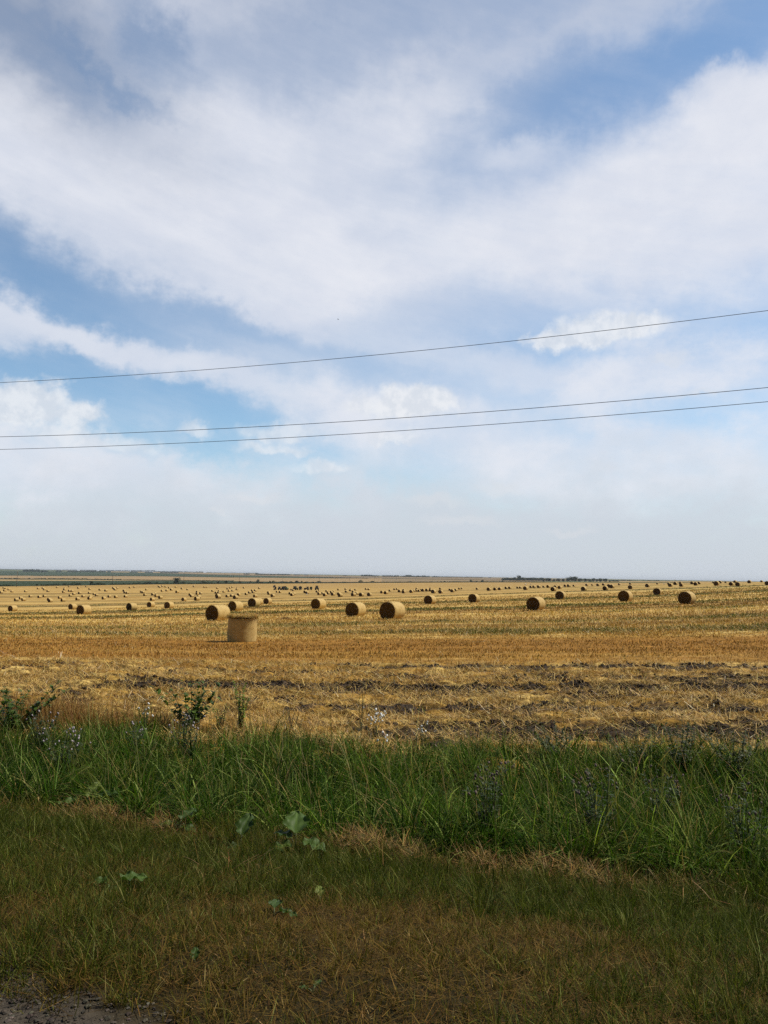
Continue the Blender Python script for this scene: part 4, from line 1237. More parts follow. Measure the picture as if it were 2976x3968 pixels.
def far_plants():
    items = []; objs = []
    for i, (px, wpx, top) in enumerate(SHRUBS):
        x, D, z = hit(px, edge_y(px) - 1.2)
        D = min(D, 1700.0)
        u, w = (float(k) for k in uw(px, top))
        x = u * D; z = float(zground(x, D)); h = max(0.8, H + w * D - z)
        o = link('shrub', (DARKBUSH[i % 2] if i % 3 == 0 else BUSH[i % 3]), None, (x, D, z - 0.15))
        wd = wpx / F * D
        o.scale = (wd / 0.86, wd / 0.86, h / 0.93); o.rotation_euler = (0, 0, i * 1.3)
        tag(o, None, 'shrub', 'shrubs along the far edge of the stubble field')
        items.append((px, (top + edge_y(px)) / 2, 'low dark' if i % 3 == 0 else 'low green')); objs.append(o)
    for o, l in zip(objs, relative_labels(items, 'shrub')): o['label'] = l
    x, D, z = hit(685, edge_y(685) - 1.0)
    t = make_tree(685, 2237.5, 31, D, 1)
    tag(t, 'round dark green tree standing tallest on the far left field edge', 'tree')
    # grove of trees on the right
    G = []
    for k in range(17): G.append((1950 + k * 9.2, 2238.2 - (1.8 if k in (5, 8, 12) else 0) + 0.5 * math.sin(k * 2.3), 19, 2500 + 60 * (k % 3), 'a'))
    G.append((2013, 2229, 22, 2560, 'tall'))
    for a, b, t_ in ((0, 60, 265), (60, 140, 274), (130, 215, 276), (220, 300, 290), (305, 395, 283), (415, 495, 283), (515, 620, 250), (600, 690, 242), (650, 752, 238), (760, 830, 277), (800, 870, 280), (880, 965, 280),
                     (960, 1065, 283), (1070, 1142, 278), (1145, 1210, 292), (1200, 1292, 272), (1305, 1365, 285), (1355, 1412, 283), (1420, 1490, 316), (1480, 1560, 318), (1560, 1665, 318)):
        G.append((2100 + (a + b) / 2 / 5.53, 2190 + t_ / 5.53, (b - a) / 5.53 * 1.4, 2080 + (a * 7 % 110), 'b'))
    for a, b, t_ in ((-10, 60, 322), (50, 140, 311), (140, 200, 322), (190, 270, 319), (270, 340, 330), (330, 400, 333), (400, 490, 346), (490, 600, 332), (590, 700, 325), (690, 780, 328), (770, 850, 322), (850, 960, 336), (960, 1080, 331), (1080, 1155, 350)):
        G.append((2400 + (a + b) / 2 / 5.53, 2190 + t_ / 5.53, (b - a) / 5.53 * 1.45, 2900 + (a * 7 % 130), 'c'))
    items = []; objs = []
    for i, (px, top, wd, D, kind) in enumerate(G):
        t = make_tree(px, top, wd, D, i)
        tag(t, None, 'tree', 'trees of the far grove on the right horizon')
        objs.append(t); items.append((px, top + 4, {'a': 'small hazy', 'tall': 'tall clump-topped hazy', 'b': 'hazy', 'c': 'pale bluish'}[kind]))
    for o, l in zip(objs, relative_labels(items, 'tree')): o['label'] = l


far_plants()


def leaf_mass(name, spots, label, cat, q=1.0, c0=(0.022, 0.038, 0.014), c1=(0.055, 0.08, 0.026)):
    """spots: arrays x, y, z, radius; every spot is a small clump of leaf faces"""
    V = []; C = []
    P = np.asarray(spots)
    for k in range(10):
        d = rng.normal(0, 1, (len(P), 3)); d /= np.linalg.norm(d, axis=1)[:, None]
        c = P[:, :3] + d * P[:, 3:4] * rng.random((len(P), 1)) ** 0.4
        s = rng.normal(0, 1, (len(P), 3)); s /= np.linalg.norm(s, axis=1)[:, None]
        t = np.cross(s, rng.normal(0, 1, (len(P), 3))); t /= np.linalg.norm(t, axis=1)[:, None]
        w = P[:, 3:4] * 0.75 * q
        V.append(np.stack([c - s * w, c + t * w, c + s * w, c - t * w], 1)); C.append(lerp3(np.array(c0), np.array(c1), rng.random(len(P))))
    V = np.concatenate(V).reshape(-1, 3); C = np.repeat(np.concatenate(C), 4, 0)
    n = len(V) // 4
    me = mesh_np(name, V, (np.arange(n) * 4)[:, None] + np.arange(4)[None, :], [M_LEAF], None, C, smooth=False)
    return tag(link(name, me), label, cat, kind='stuff')


def far_masses():
    S = []
    for px in np.arange(-80, 2120, 1.6):
        if fbm(np.array([px / 30.0]), np.array([2.0]), 401, 2)[0] < 0.40 and px < 560: continue
        x, D, z = hit(px, edge_y(px) - 0.5 - rng.random() * 0.9); D = min(D, 1750.0)
        u = float(uw(px, 2250)[0]); hgt = rng.uniform(0.3, 1.7)
        S.append((u * D, D, float(zground(u * D, D)) + hgt * 0.5, 0.9))
    leaf_mass('hedge_undergrowth', S, 'low dark undergrowth running along the far edge of the stubble field', 'undergrowth')
    S = []
    for px in np.arange(-80, 470, 0.8):
        yb = float(np.interp(px, [-80, 300, 470], [2244.6, 2245.4, 2248.8]))
        x, D, z = hit(px, yb - rng.random() * 0.5); u = x / D
        hh = 2.2 if fbm(np.array([px / 12.0]), np.array([1.0]), 405, 2)[0] > 0.42 else 1.0
        S.append((x, D, z + rng.uniform(0.2, hh), 1.0))
    for px in np.arange(440, 905, 0.9):
        x, D, z = hit(px, float(np.interp(px, [440, 600, 905], [2248.6, 2249.6, 2252.9])) - rng.random() * 0.4)
        S.append((x, D, z + rng.uniform(0.2, 1.2), 0.9))
    for px in np.arange(130, 905, 0.9):
        x, D, z = hit(px, float(np.interp(px, [130, 300, 600, 905], [2232.2, 2232.4, 2233.6, 2238.6])) - rng.random() * 0.3); D = min(D, 4000)
        S.append((x, D, z + rng.uniform(0.1, 1.2), 1.2))
    for px in np.arange(1190, 1425, 0.9):
        x, D, z = hit(px, float(np.interp(px, [1190, 1425], [2237.2, 2242.2])))
        D = min(D, 4500)
        S.append((float(uw(px, 2240)[0]) * D, D, float(zground(float(uw(px, 2240)[0]) * D, D)) + rng.uniform(0.2, 1.6), 1.5))
    leaf_mass('far_hedgerow', S, 'thin dark hedgerows between the far tan and green fields', 'hedgerow')
    S = []
    for a, b, base, top, D in ((90, 152, 2212, 2203.6, 4600), (148, 184, 2212, 2209.5, 4600), (218, 238, 2213, 2210.3, 5000), (262, 300, 2214, 2210.8, 5000), (298, 372, 2215, 2210.4, 5200), (372, 410, 2215.5, 2212, 5200),
                               (418, 429, 2216, 2211.8, 5200), (503, 532, 2217.5, 2215, 5400), (562, 592, 2218, 2215.6, 5400), (622, 690, 2219, 2216.6, 5600), (946, 966, 2225.5, 2220.6, 4800), (990, 1020, 2227, 2220.6, 4800), (1015, 1125, 2228, 2222, 4800),
                               (1140, 1162, 2228, 2224.8, 5000), (1178, 1192, 2229, 2226, 5000), (1330, 1345, 2231, 2228.5, 5000), (1400, 1440, 2231, 2224.6, 4600), (1440, 1466, 2231.5, 2228, 4600), (1480, 1545, 2233, 2228, 4600),
                               (1553, 1600, 2233.5, 2230, 4600), (1572, 1584, 2233, 2226.5, 4600), (1584, 1596, 2233, 2226.5, 4600), (1600, 1650, 2235, 2229.5, 4600), (1636, 1650, 2235, 2227, 4600), (1650, 1664, 2236, 2230, 4600), (1674, 1694, 2236, 2230.5, 4600), (1694, 1755, 2237, 2232.5, 4700),
                               (1755, 1870, 2239, 2236.2, 4900), (1893, 1902, 2240, 2236.5, 4700)):
        n = int((b - a) * 3.2) + 6
        for px in rng.uniform(a, b, n):
            u, wt_ = (float(k) for k in uw(px, top + (base - top) * 0.35 * (fbm(np.array([px / 4.0]), np.array([0.5]), 411, 2)[0] * 2)))
            DD = D + rng.uniform(-60, 160); x = u * DD; z0 = float(zground(x, DD)); zt = H + wt_ * DD
            r = 2.6
            S.append((x, DD, max(z0 + 1.0, zt - r - abs(rng.normal(0, max(0.5, (zt - z0) * .35)))), r))
    leaf_mass('far_woodland', S, 'dark patches of far woodland along the hazy horizon', 'woodland', 1.1)
    S = []
    for a, b, top, D in ((-60, 300, 2206.8, 11000), (310, 374, 2207.3, 11000), (385, 600, 2208.6, 11000), (600, 690, 2212.2, 10500), (692, 709, 2212.8, 10000), (712, 725, 2213.2, 10000), (728, 745, 2214.3, 10000), (747, 788, 2214.2, 10000), (800, 820, 2218.2, 10000), (820, 1000, 2218.6, 11500)):
        for px in rng.uniform(a, b, int((b - a) * 1.7)):
            u, wt_ = (float(k) for k in uw(px, top + 1.6 * fbm(np.array([px / 9.0]), np.array([0.5]), 421, 2)[0]))
            DD = D + rng.uniform(-100, 300); x = u * DD; zt = H + wt_ * DD; z0 = float(zground(x, DD))
            S.append((x, DD, max(z0 + 2, zt - 5 - abs(rng.normal(0, max(1, (zt - z0) * .35)))), 5.0))
    leaf_mass('horizon_woodland', S, 'pale blue woods on the horizon fading into haze', 'woodland', 1.1)


far_masses()


# ------------------------------------------------------------------ utility poles and overhead cables
M_WOOD = mat_plain('pole_wood', (0.14, 0.125, 0.105), 0.9)
M_CERAM = mat_plain('insulator', (0.35, 0.33, 0.30), 0.3)
M_CABLE = mat_plain('cable', (0.055, 0.055, 0.06), 0.5)


def box_arrays(cx, cy, cz, sx, sy, sz):
    v = np.array([[i, j, k] for i in (-1, 1) for j in (-1, 1) for k in (-1, 1)], float) * np.array([sx, sy, sz]) / 2 + np.array([cx, cy, cz])
    f = np.array([[0, 1, 3, 2], [4, 6, 7, 5], [0, 4, 5, 1], [2, 3, 7, 6], [0, 2, 6, 4], [1, 5, 7, 3]])
    return v, f


def boxes_mesh(name, bs, mat, bevel=0.0):
    V = []; Fc = []; o = 0
    for b in bs:
        v, f = box_arrays(*b); V.append(v); Fc.append(f + o); o += 8
    me = mesh_np(name, np.concatenate(V), np.concatenate(Fc), [mat], smooth=False)
    if bevel:
        bm = bmesh.new(); bm.from_mesh(me); bmesh.ops.bevel(bm, geom=bm.edges[:], offset=bevel, segments=2, affect='EDGES', profile=0.6); bm.to_mesh(me); bm.free()
    return me


def poles():
    pole = tube_mesh('pole', [([(0, 0, -0.4), (0, 0, 5), (0, 0, 10), (0, 0, 14.0)], [0.21, 0.18, 0.15, 0.12])], M_WOOD, 8)
    arm = boxes_mesh('crossarm', [(0, 0, 13.3, 2.4, 0.16, 0.18)], M_WOOD, 0.02)
    ins = tube_mesh('insulator', [([(0, 0, 0), (0, 0, 0.12), (0, 0, 0.16), (0, 0, 0.3), (0, 0, 0.36)], [0.03, 0.03, 0.09, 0.07, 0.02])], M_CERAM, 8)
    root = bpy.data.objects.new('utility_pole', None); col.objects.link(root)
    link('pole', pole, root); link('crossarm', arm, root)
    for x, z in ((-1.05, 13.39), (1.05, 13.39), (0, 14.0)): link('insulator', ins, root, (x, 0, z))
    hts = {67: (2210, 2263), 437: (2214.7, 2252.5), 713: (2218.5, 2248)}
    for i, px in enumerate(POLE_PX):
        D = 830 + 262 * i
        top = float(np.interp(px, [67, 437, 713, 928, 1096, 1237, 1354, 1451, 1535, 1611, 1675, 1733, 1829], [2210, 2214.7, 2218.5, 2222.5, 2228.3, 2228.2, 2229, 2230, 2231, 2232.5, 2233, 2234, 2236]))
        o = root if i == 0 else copy_tree(root)
        u, w = (float(k) for k in uw(px, top))
        D = min(D, 2700.0)
        if i > 6: D = 2000 + 60 * (i - 6)
        elif i > 2: D = [0, 0, 0, 1550, 1650, 1780, 1900][i]
        x = u * D; z = float(zground(x, D)); h = H + w * D - z
        o.location = (x, D, z); s = h / 14.2
        o.scale = (min(1.4, max(0.8, s)) * 1.25, min(1.4, max(0.8, s)) * 1.25, s); o.rotation_euler = (0, math.radians(1.5), 0.9)
        tag(o, 'thin wooden utility pole, %s from the left in the row across the far fields' % ORD[i], 'utility pole', 'utility poles across the far fields')


poles()


def cables():
    data = (('upper', 13.0, [(0, 1482.6), (1000, 1416.9), (1988.6, 1320.3), (2976, 1203.6)], 'single uppermost black power cable crossing the whole sky'),
            ('middle', 12.5, [(0, 1693), (1000, 1652.4), (1988.6, 1589.2), (2976, 1501)], 'middle black power cable, upper one of the lower pair crossing the sky'),
            ('lower', 13.3, [(0, 1741.8), (1000, 1701.4), (1988.6, 1639.4), (2976, 1556)], 'lowest black power cable crossing the sky above the field'))
    for _, S0, pts, lab in data:
        q = []; zz = []
        for px, py in pts:
            u, w = (float(k) for k in uw(px, py))
            y = S0 / (NS[0] * u + NS[1]); x = u * y
            q.append(NS[1] * x - NS[0] * y); zz.append(H + w * y)
        c = np.polyfit(q, zz, 2)
        Q = np.linspace(min(q) - 26, max(q) + 26, 90)
        P = np.stack([NS[1] * Q + NS[0] * S0, -NS[0] * Q + NS[1] * S0, np.polyval(c, Q)], -1)
        o = link('power_cable', tube_mesh('power_cable', [(P, np.full(90, 0.0045))], M_CABLE, 6))
        tag(o, lab, 'power cable', 'overhead power cables')


cables()


# ------------------------------------------------------------------ farm machines in the middle of the field
M_TYRE = mat_plain('tyre', (0.022, 0.021, 0.020), 0.9)
M_RIM = mat_plain('rim', (0.30, 0.24, 0.10), 0.5)
M_DARKP = mat_plain('dark_paint', (0.022, 0.024, 0.032), 0.45)
M_GREENP = mat_plain('green_paint', (0.035, 0.065, 0.022), 0.45)
M_LIMEP = mat_plain('lime_paint', (0.14, 0.19, 0.055), 0.45)
M_GLASS = mat_plain('cab_glass', (0.06, 0.07, 0.075), 0.08, 0.1, 2.0, 0.6)
M_ROOF = mat_plain('cab_roof', (0.05, 0.05, 0.045), 0.5)
M_ROOFP = mat_plain('pale_roof', (0.45, 0.42, 0.36), 0.5)


def wheel_meshes(r, w):
    a = np.linspace(0, 2 * math.pi, 28, endpoint=False)
    prof = [(r * .55, -w / 2), (r * .9, -w / 2), (r, -w * .36), (r, w * .36), (r * .9, w / 2), (r * .55, w / 2)]
    def rev(p, name, mat):
        V = np.concatenate([np.stack([rr * np.cos(a), np.full(28, y), rr * np.sin(a)], -1) for rr, y in p]); n = len(p)
        i = np.arange(n - 1)[:, None] * 28 + np.arange(28)[None, :]; j = np.arange(n - 1)[:, None] * 28 + (np.arange(28)[None, :] + 1) % 28
        return mesh_np(name, V, np.stack([i, j, j + 28, i + 28], -1).reshape(-1, 4), [mat])
    return rev(prof, 'tyre', M_TYRE), rev([(0.01, -w * .42), (r * .2, -w * .42), (r * .25, -w * .3), (r * .56, -w * .4), (r * .56, w * .4), (r * .25, w * .3), (r * .2, w * .42), (0.01, w * .42)], 'rim', M_RIM)


def add_wheel(root, x, y, r, w):
    t, rm = wheel_meshes(r, w)
    o = link('wheel', t, root, (x, y, r)); link('rim', rm, o)


def make_tractor(paint, roof):
    root = bpy.data.objects.new('tractor', None); col.objects.link(root)
    link('body', boxes_mesh('body', [(1.25, 0, 1.35, 1.9, 0.85, 0.85), (2.25, 0, 1.3, 0.18, 0.8, 0.7), (-0.3, 0, 0.95, 2.6, 0.7, 0.5), (-0.75, 0.86, 1.62, 1.5, 0.5, 0.1), (-0.75, -0.86, 1.62, 1.5, 0.5, 0.1)], paint, 0.06), root)
    cab = link('cab', boxes_mesh('cab', [(-0.5, 0, 1.5, 1.6, 1.5, 0.3)] + [(x, y, 2.15, 0.09, 0.09, 1.1) for x in (-1.22, 0.24) for y in (-.7, .7)], paint, 0.02), root)
    for b in ((-0.5, 0.70, 2.15, 1.36, 0.03, 0.98), (-0.5, -0.70, 2.15, 1.36, 0.03, 0.98), (0.25, 0, 2.15, 0.03, 1.3, 0.98), (-1.23, 0, 2.15, 0.03, 1.3, 0.98)): link('window', boxes_mesh('window', [b], M_GLASS), cab)
    link('roof', boxes_mesh('roof', [(-0.5, 0, 2.78, 1.85, 1.7, 0.2)], roof, 0.05), cab)
    link('exhaust_pipe', tube_mesh('exhaust_pipe', [([(0.75, 0.35, 1.7), (0.75, 0.35, 2.3), (0.75, 0.35, 2.9)], [0.07, 0.07, 0.05])], M_DARKP), root)
    for y in (-.85, .85): add_wheel(root, -0.75, y, 0.86, 0.5); add_wheel(root, 1.55, y, 0.62, 0.4)
    return root


def make_baler(paint, open_gate):
    root = bpy.data.objects.new('round_baler', None); col.objects.link(root)
    a = np.linspace(math.radians(70), math.radians(290), 14)
    def drum(name, ang, w, mat, r=1.05, cx=0, cz=1.55):
        V = np.concatenate([np.stack([cx + r * np.cos(ang), np.full(len(ang), y), cz + r * np.sin(ang)], -1) for y in (-w / 2, w / 2)]); n = len(ang)
        f4 = np.array([[i, i + 1, i + 1 + n, i + n] for i in range(n - 1)] + [[n - 1, 0, n, 2 * n - 1]])
        return mesh_np(name, V, [f4, np.array([list(range(n))[::-1], list(range(n, 2 * n))])], [mat], smooth=False)
    link('body', drum('body', np.linspace(math.radians(-95), math.radians(95), 14), 1.7, paint), root)
    g = link('tailgate', drum('tailgate', np.linspace(math.radians(92), math.radians(268), 14), 1.72, paint), root)
    if open_gate:
        g.location = (-1.1, 0, 1.05); g.rotation_euler = (0, math.radians(38), 0)
    link('drawbar', boxes_mesh('drawbar', [(1.7, 0, 0.75, 1.6, 0.18, 0.16)], M_DARKP, 0.02), root)
    link('pickup', tube_mesh('pickup', [([(0.75, -1.0, 0.4), (0.75, 0, 0.4), (0.75, 1.0, 0.4)], [0.24, 0.26, 0.24])], M_DARKP, 10), root)
    for y in (-1.05, 1.05): add_wheel(root, -0.25, y, 0.55, 0.4)
    return root


def machines():
    D = 640.0
    def put(o, px, rz, lab, cat, s=1.0):
        u = float(uw(px, 2287)[0]); x = u * D
        o.location = (x, D + rng.uniform(-3, 3), float(zground(x, D))); o.rotation_euler = (0, 0, math.radians(rz)); o.scale = (s, s, s)
        tag(o, lab, cat, 'farm machines parked in the field')
    put(make_baler(M_DARKP, True), 1064, 15, 'dark round baler with its tailgate raised, at the left end of the machines', 'baler', 1.15)
    put(make_tractor(M_DARKP, M_ROOFP), 1083, -70, 'dark tractor with pale cab roof beside the open baler', 'tractor')
    put(make_tractor(M_DARKP, M_ROOF), 1095, -100, 'dark tractor with dark roof, second tractor from the open baler', 'tractor')
    put(make_tractor(M_GREENP, M_ROOF), 1106, -55, 'dark tractor with a lime-green baler hitched on its right', 'tractor', 1.1)
    put(make_baler(M_LIMEP, False), 1112, 170, 'lime-green baler right of the tall dark tractor, near a straw bale', 'baler', 0.95)
    put(make_tractor(M_GREENP, M_ROOF), 1144, -40, 'green-sided tractor in the middle of the machines, right of two straw bales', 'tractor', 1.1)
    put(make_baler(M_DARKP, False), 1163, 12, 'dark baler coupled behind the middle green-sided tractor', 'baler', 1.2)
    put(make_tractor(M_DARKP, M_ROOFP), 1190, 190, 'dark low tractor coupled to the round green baler', 'tractor')
    put(make_baler(M_GREENP, False), 1206, 185, 'round green baler near the right end of the machines', 'baler', 1.05)
    put(make_tractor(M_DARKP, M_ROOF), 1228, -75, 'tractor with square dark-roofed cab, last of the machines on the right', 'tractor', 1.2)


machines()


# ------------------------------------------------------------------ birds
M_BIRD = [mat_plain('white_plumage', (0.75, 0.74, 0.70), 0.8), mat_plain('black_plumage', (0.025, 0.025, 0.028), 0.7), mat_plain('red_leg', (0.40, 0.09, 0.05), 0.6)]


def stork_mesh():
    V = []; F4 = []; FC = []; mi4 = []; mic = []; o = 0
    body = ([(-0.46, 0, 0.60), (-0.36, 0, 0.63), (-0.18, 0, 0.68), (0.02, 0, 0.72), (0.18, 0, 0.76), (0.27, 0, 0.86), (0.29, 0, 0.98), (0.31, 0, 1.07), (0.37, 0, 1.09), (0.43, 0, 1.075), (0.62, 0, 1.02)],
            [0.02, 0.07, 0.13, 0.16, 0.12, 0.06, 0.045, 0.05, 0.05, 0.022, 0.005])
    for (pts, r), m in ((body, 0), (([(-0.52, 0.1, 0.62), (-0.3, 0.13, 0.67), (0.02, 0.13, 0.73)], [0.02, 0.07, 0.05]), 1), (([(-0.52, -0.1, 0.62), (-0.3, -0.13, 0.67), (0.02, -0.13, 0.73)], [0.02, 0.07, 0.05]), 1),
                        (([(-0.02, 0.05, 0.62), (0.03, 0.05, 0.32), (-0.01, 0.05, 0.0)], [0.025, 0.015, 0.014]), 2), (([(-0.02, -0.05, 0.62), (0.03, -0.05, 0.32), (-0.01, -0.05, 0.0)], [0.025, 0.015, 0.014]), 2)):
        v, f, c = tube(pts, r, 8); V.append(v); F4.append(f + o); FC.append(c + o); o += len(v)
        mm = np.full(len(f), m)
        if m == 0: mm[-8:] = 2
        mi4.append(mm); mic.append(np.full(2, m))
    return mesh_np('stork', np.concatenate(V), [np.concatenate(F4), np.concatenate(FC)], M_BIRD, np.concatenate(mi4 + mic))


def birds():
    st = stork_mesh()
    tops = {(2030, 2281): 'white stork standing on a bale in front of the dense low wood', (2056.5, 2277): 'white stork standing on the bale just right of the other bale-top stork',
            (2617, 2263): 'white stork on the left one of two dark bales at the right horizon', (2637, 2262): 'white stork on the right one of two dark bales at the right horizon'}
    bales = [o for o in col.objects if o.name.startswith('straw_bale') and o.parent is None]
    bpy.context.view_layer.update()
    for (px, py), lab in tops.items():
        u = float(uw(px, py)[0])
        b = min(bales, key=lambda o: abs(o.location.x / o.location.y - u) * 1000 + (0 if o.location.y > 150 else 99))
        o = link('stork', st, None, (b.location.x, b.location.y, b.location.z + 1.36 * b.scale.z))
        o.rotation_euler = (0, 0, rng.uniform(-.4, .4) + (math.pi if px > 2600 else 0)); o.scale = (1.15,) * 3
        tag(o, lab, 'stork', 'white storks about the field')
    for px, py, lab in ((2573, 2268.5, 'white stork walking on bare stubble between dark bales on the right'), (1189, 2309, 'white stork walking on the stubble in front of the parked machines'), (2055, 2278.5, 'white stork on the ground below the bale-top storks')):
        x, y, z = hit(px, py); o = link('stork', st, None, (x, y, z)); o.rotation_euler = (0, 0, rng.uniform(0, 6)); tag(o, lab, 'stork', 'white storks about the field')
    # flying bird
    d = ray(1310, 1238); D = 100.0; k = D / d[1]
    V = []; F4 = []; FC = []; o = 0
    for pts, r in (([(-0.26, 0, 0), (-0.14, 0, 0.0), (0, 0, 0), (0.12, 0, 0.01), (0.2, 0, 0.02), (0.26, 0, 0.0)], [0.045, 0.03, 0.055, 0.05, 0.035, 0.006]),
                   ([(0.05, 0.02, 0.02), (0.07, 0.2, 0.13), (0.0, 0.42, 0.17), (-0.1, 0.56, 0.13)], [0.06, 0.05, 0.035, 0.006]), ([(0.05, -0.02, 0.02), (0.07, -0.2, 0.13), (0.0, -0.42, 0.17), (-0.1, -0.56, 0.13)], [0.06, 0.05, 0.035, 0.006])):
        v, f, c = tube(pts, r, 8)
        if o: v[:, 2] = np.mean(np.array(pts)[:, 2]) * 0 + v[:, 2] * 1.0
        V.append(v); F4.append(f + o); FC.append(c + o); o += len(v)
    b = link('bird', mesh_np('bird', np.concatenate(V), [np.concatenate(F4), np.concatenate(FC)], [M_BIRD[1]]), None, (d[0] * k, D, H + d[2] * k))
    b.rotation_euler = (0.5, 0.2, 0.6); b.scale = (0.4,) * 3
    tag(b, 'small dark bird flying alone high in the sky above the cables', 'bird')


birds()


# ------------------------------------------------------------------ weeds and flowers at the verge
def near_hit(px, py):
    d = ray(px, py); u, w = float(d[0] / d[1]), float(d[2] / d[1])
    Y = np.linspace(2.2, 22, 4000); f = H + w * Y - zground(u * Y, Y)
    k = np.where(f <= 0)[0]
    y = Y[k[0]] if len(k) else 18.0
    return u * y, y, float(zground(u * y, y))


M_STEM = mat_plain('weed_stem', (0.075, 0.085, 0.03), 0.7)
M_STEMDRY = mat_plain('dry_stem', (0.13, 0.10, 0.055), 0.8)


def leaf_blades(P, L, w, az, lean, bend, colr, seg=4):
    """pointed oval leaves"""
    V, Fc, C = blades(P, L, w, az, lean, bend, colr, seg, wtip=1.0, flip=np.zeros(len(P)))
    V = V.reshape(len(P), seg + 1, 2, 3)
    t = np.linspace(0, 1, seg + 1); prof = (np.sin(math.pi * t ** 0.75) * 0.97 + 0.03)[None, :, None, None]
    m = V.mean(2, keepdims=True)
    V = m + (V - m) * prof
    V[:, :, :, 2] += 0.12 * np.abs((V - m)[..., 2]) * 0 + np.linalg.norm((V - m), axis=-1) * 0.35
    return V.reshape(-1, 3), Fc, C


def weed(name, x, y, h, spread, nst, nleaf, ll, lw, c0, c1, lab, cat, group=None, heads=0, hcol=None, hr=0.012, stem_mat=None, leaf_lean=1.0):
    """branching plant: stem part, foliage part and, when it flowers, its flower heads"""
    z = float(zground(x, y))
    root = bpy.data.objects.new(name, None); col.objects.link(root); root.location = (x, y, z)
    ch = []; LP = []; tops = []
    for k in range(nst):
        a = rng.uniform(0, 6.3); sp_ = spread * rng.uniform(0.25, 1.0); hh = h * rng.uniform(0.7, 1.05)
        pts = np.array([(sp_ * t ** 1.25 * math.cos(a) + 0.02 * math.sin(5 * t + k), sp_ * t ** 1.25 * math.sin(a) + 0.02 * math.cos(4 * t + k), hh * t) for t in np.linspace(0, 1, 6)])
        ch.append((pts, np.linspace(0.007, 0.0025, 6))); tops.append(pts[-1])
        for t in rng.uniform(0.12, 1.0, nleaf // nst):
            LP.append([np.interp(t, np.linspace(0, 1, 6), pts[:, q]) for q in range(3)] + [1.0 - 0.45 * t])
    link('stem', tube_mesh('stem', ch, stem_mat or M_STEM, 5), root)
    LP = np.array(LP); n = len(LP)
    if n:
        c = lerp3(np.array(c0), np.array(c1), rng.random(n))
        v, f, cc = leaf_blades(LP[:, :3], ll * LP[:, 3] * rng.uniform(0.7, 1.2, n), lw * LP[:, 3] * rng.uniform(0.7, 1.2, n), rng.uniform(0, 6.3, n), leaf_lean + rng.normal(0, .3, n), rng.uniform(0.2, 1.1, n), jit(c, n, 0.2, 0.05))
        link('foliage', mesh_np('foliage', v, f, [M_LEAF], None, cc, smooth=True), root)
    if heads:
        hm = tube_mesh('flower_head', [([(0, 0, -hr * 1.4), (0, 0, -hr), (0, 0, 0), (0, 0, hr), (0, 0, hr * 1.6)], [hr * .2, hr * .8, hr, hr * .95, hr * .5])], hcol, 8)
        for k in range(heads):
            t = tops[k % len(tops)]
            o = link('flower_head', hm, root, (t[0] + rng.normal(0, .05), t[1] + rng.normal(0, .05), t[2] + rng.uniform(-0.10, 0.05)))
            o.rotation_euler = (rng.normal(0, .5), rng.normal(0, .5), 0); s = rng.uniform(0.7, 1.25); o.scale = (s, s, s)
    tag(root, lab, cat, group)
    return root


M_HEADP = mat_plain('thistle_pale', (0.36, 0.31, 0.33), 0.9)
M_HEADB = mat_plain('thistle_brown', (0.13, 0.095, 0.080), 0.9)
M_HEADW = mat_plain('white_flower', (0.72, 0.72, 0.68), 0.8)


def burdock(px, py, leaves, lab):
    """rosette of broad ruffled leaves, each on its own stalk"""
    x, y, z = near_hit(px, py)
    root = bpy.data.objects.new('burdock_plant', None); col.objects.link(root); root.location = (x, y, z)
    for k, (az, dist, hgt, L, wd, tilt, c) in enumerate(leaves):
        a = math.radians(az)
        n = 19; t = np.linspace(0, 1, n)[:, None]; s = np.linspace(-1, 1, 13)[None, :]
        prof = np.sin(math.pi * np.clip(t * 0.93 + 0.07, 0, 1)) ** 0.62 * (1 - 0.18 * t)
        rag = 1 + 0.20 * np.sin(t * 19 + k * 2 + s) * np.abs(s) ** 2
        X = t * L + 0 * s; Y = s * prof * wd * rag
        Z = 0.16 * L * np.abs(s) ** 1.5 * (1 - t) - 0.22 * L * t ** 2 + 0.075 * L * np.sin(t * 15 + k + s) * np.abs(s) ** 2 + 0.018 * L * np.cos(s * 9 + t * 6)
        ti = math.radians(tilt); X2 = X * math.cos(ti) - Z * math.sin(ti); Z2 = X * math.sin(ti) + Z * math.cos(ti)
        bx = dist * math.cos(a); by = dist * math.sin(a)
        V = np.stack([bx + X2 * math.cos(a) - Y * math.sin(a), by + X2 * math.sin(a) + Y * math.cos(a), hgt + Z2], -1).reshape(-1, 3)
        vein = np.exp(-(s / 0.07) ** 2) + 0.5 * np.exp(-((np.abs(s) * 1.2 - ((t * 4) % 1)) / 0.12) ** 2)
        cc = lerp3(np.asarray(c, float), np.asarray(c, float) * 1.5 + np.array([0.018, 0.024, 0.003]), np.clip(vein + 0 * t, 0, 1) * 0.6).reshape(-1, 3)
        o = link('leaf', mesh_np('leaf', V, grid_faces(n, 13), [M_LEAF], None, cc), root)
        link('leaf_stalk', tube_mesh('leaf_stalk', [([(0, 0, 0), (bx * .5, by * .5, hgt * .75), (bx, by, hgt)], [0.006, 0.005, 0.004])], M_STEM, 5), o)
    return tag(root, lab, 'burdock')


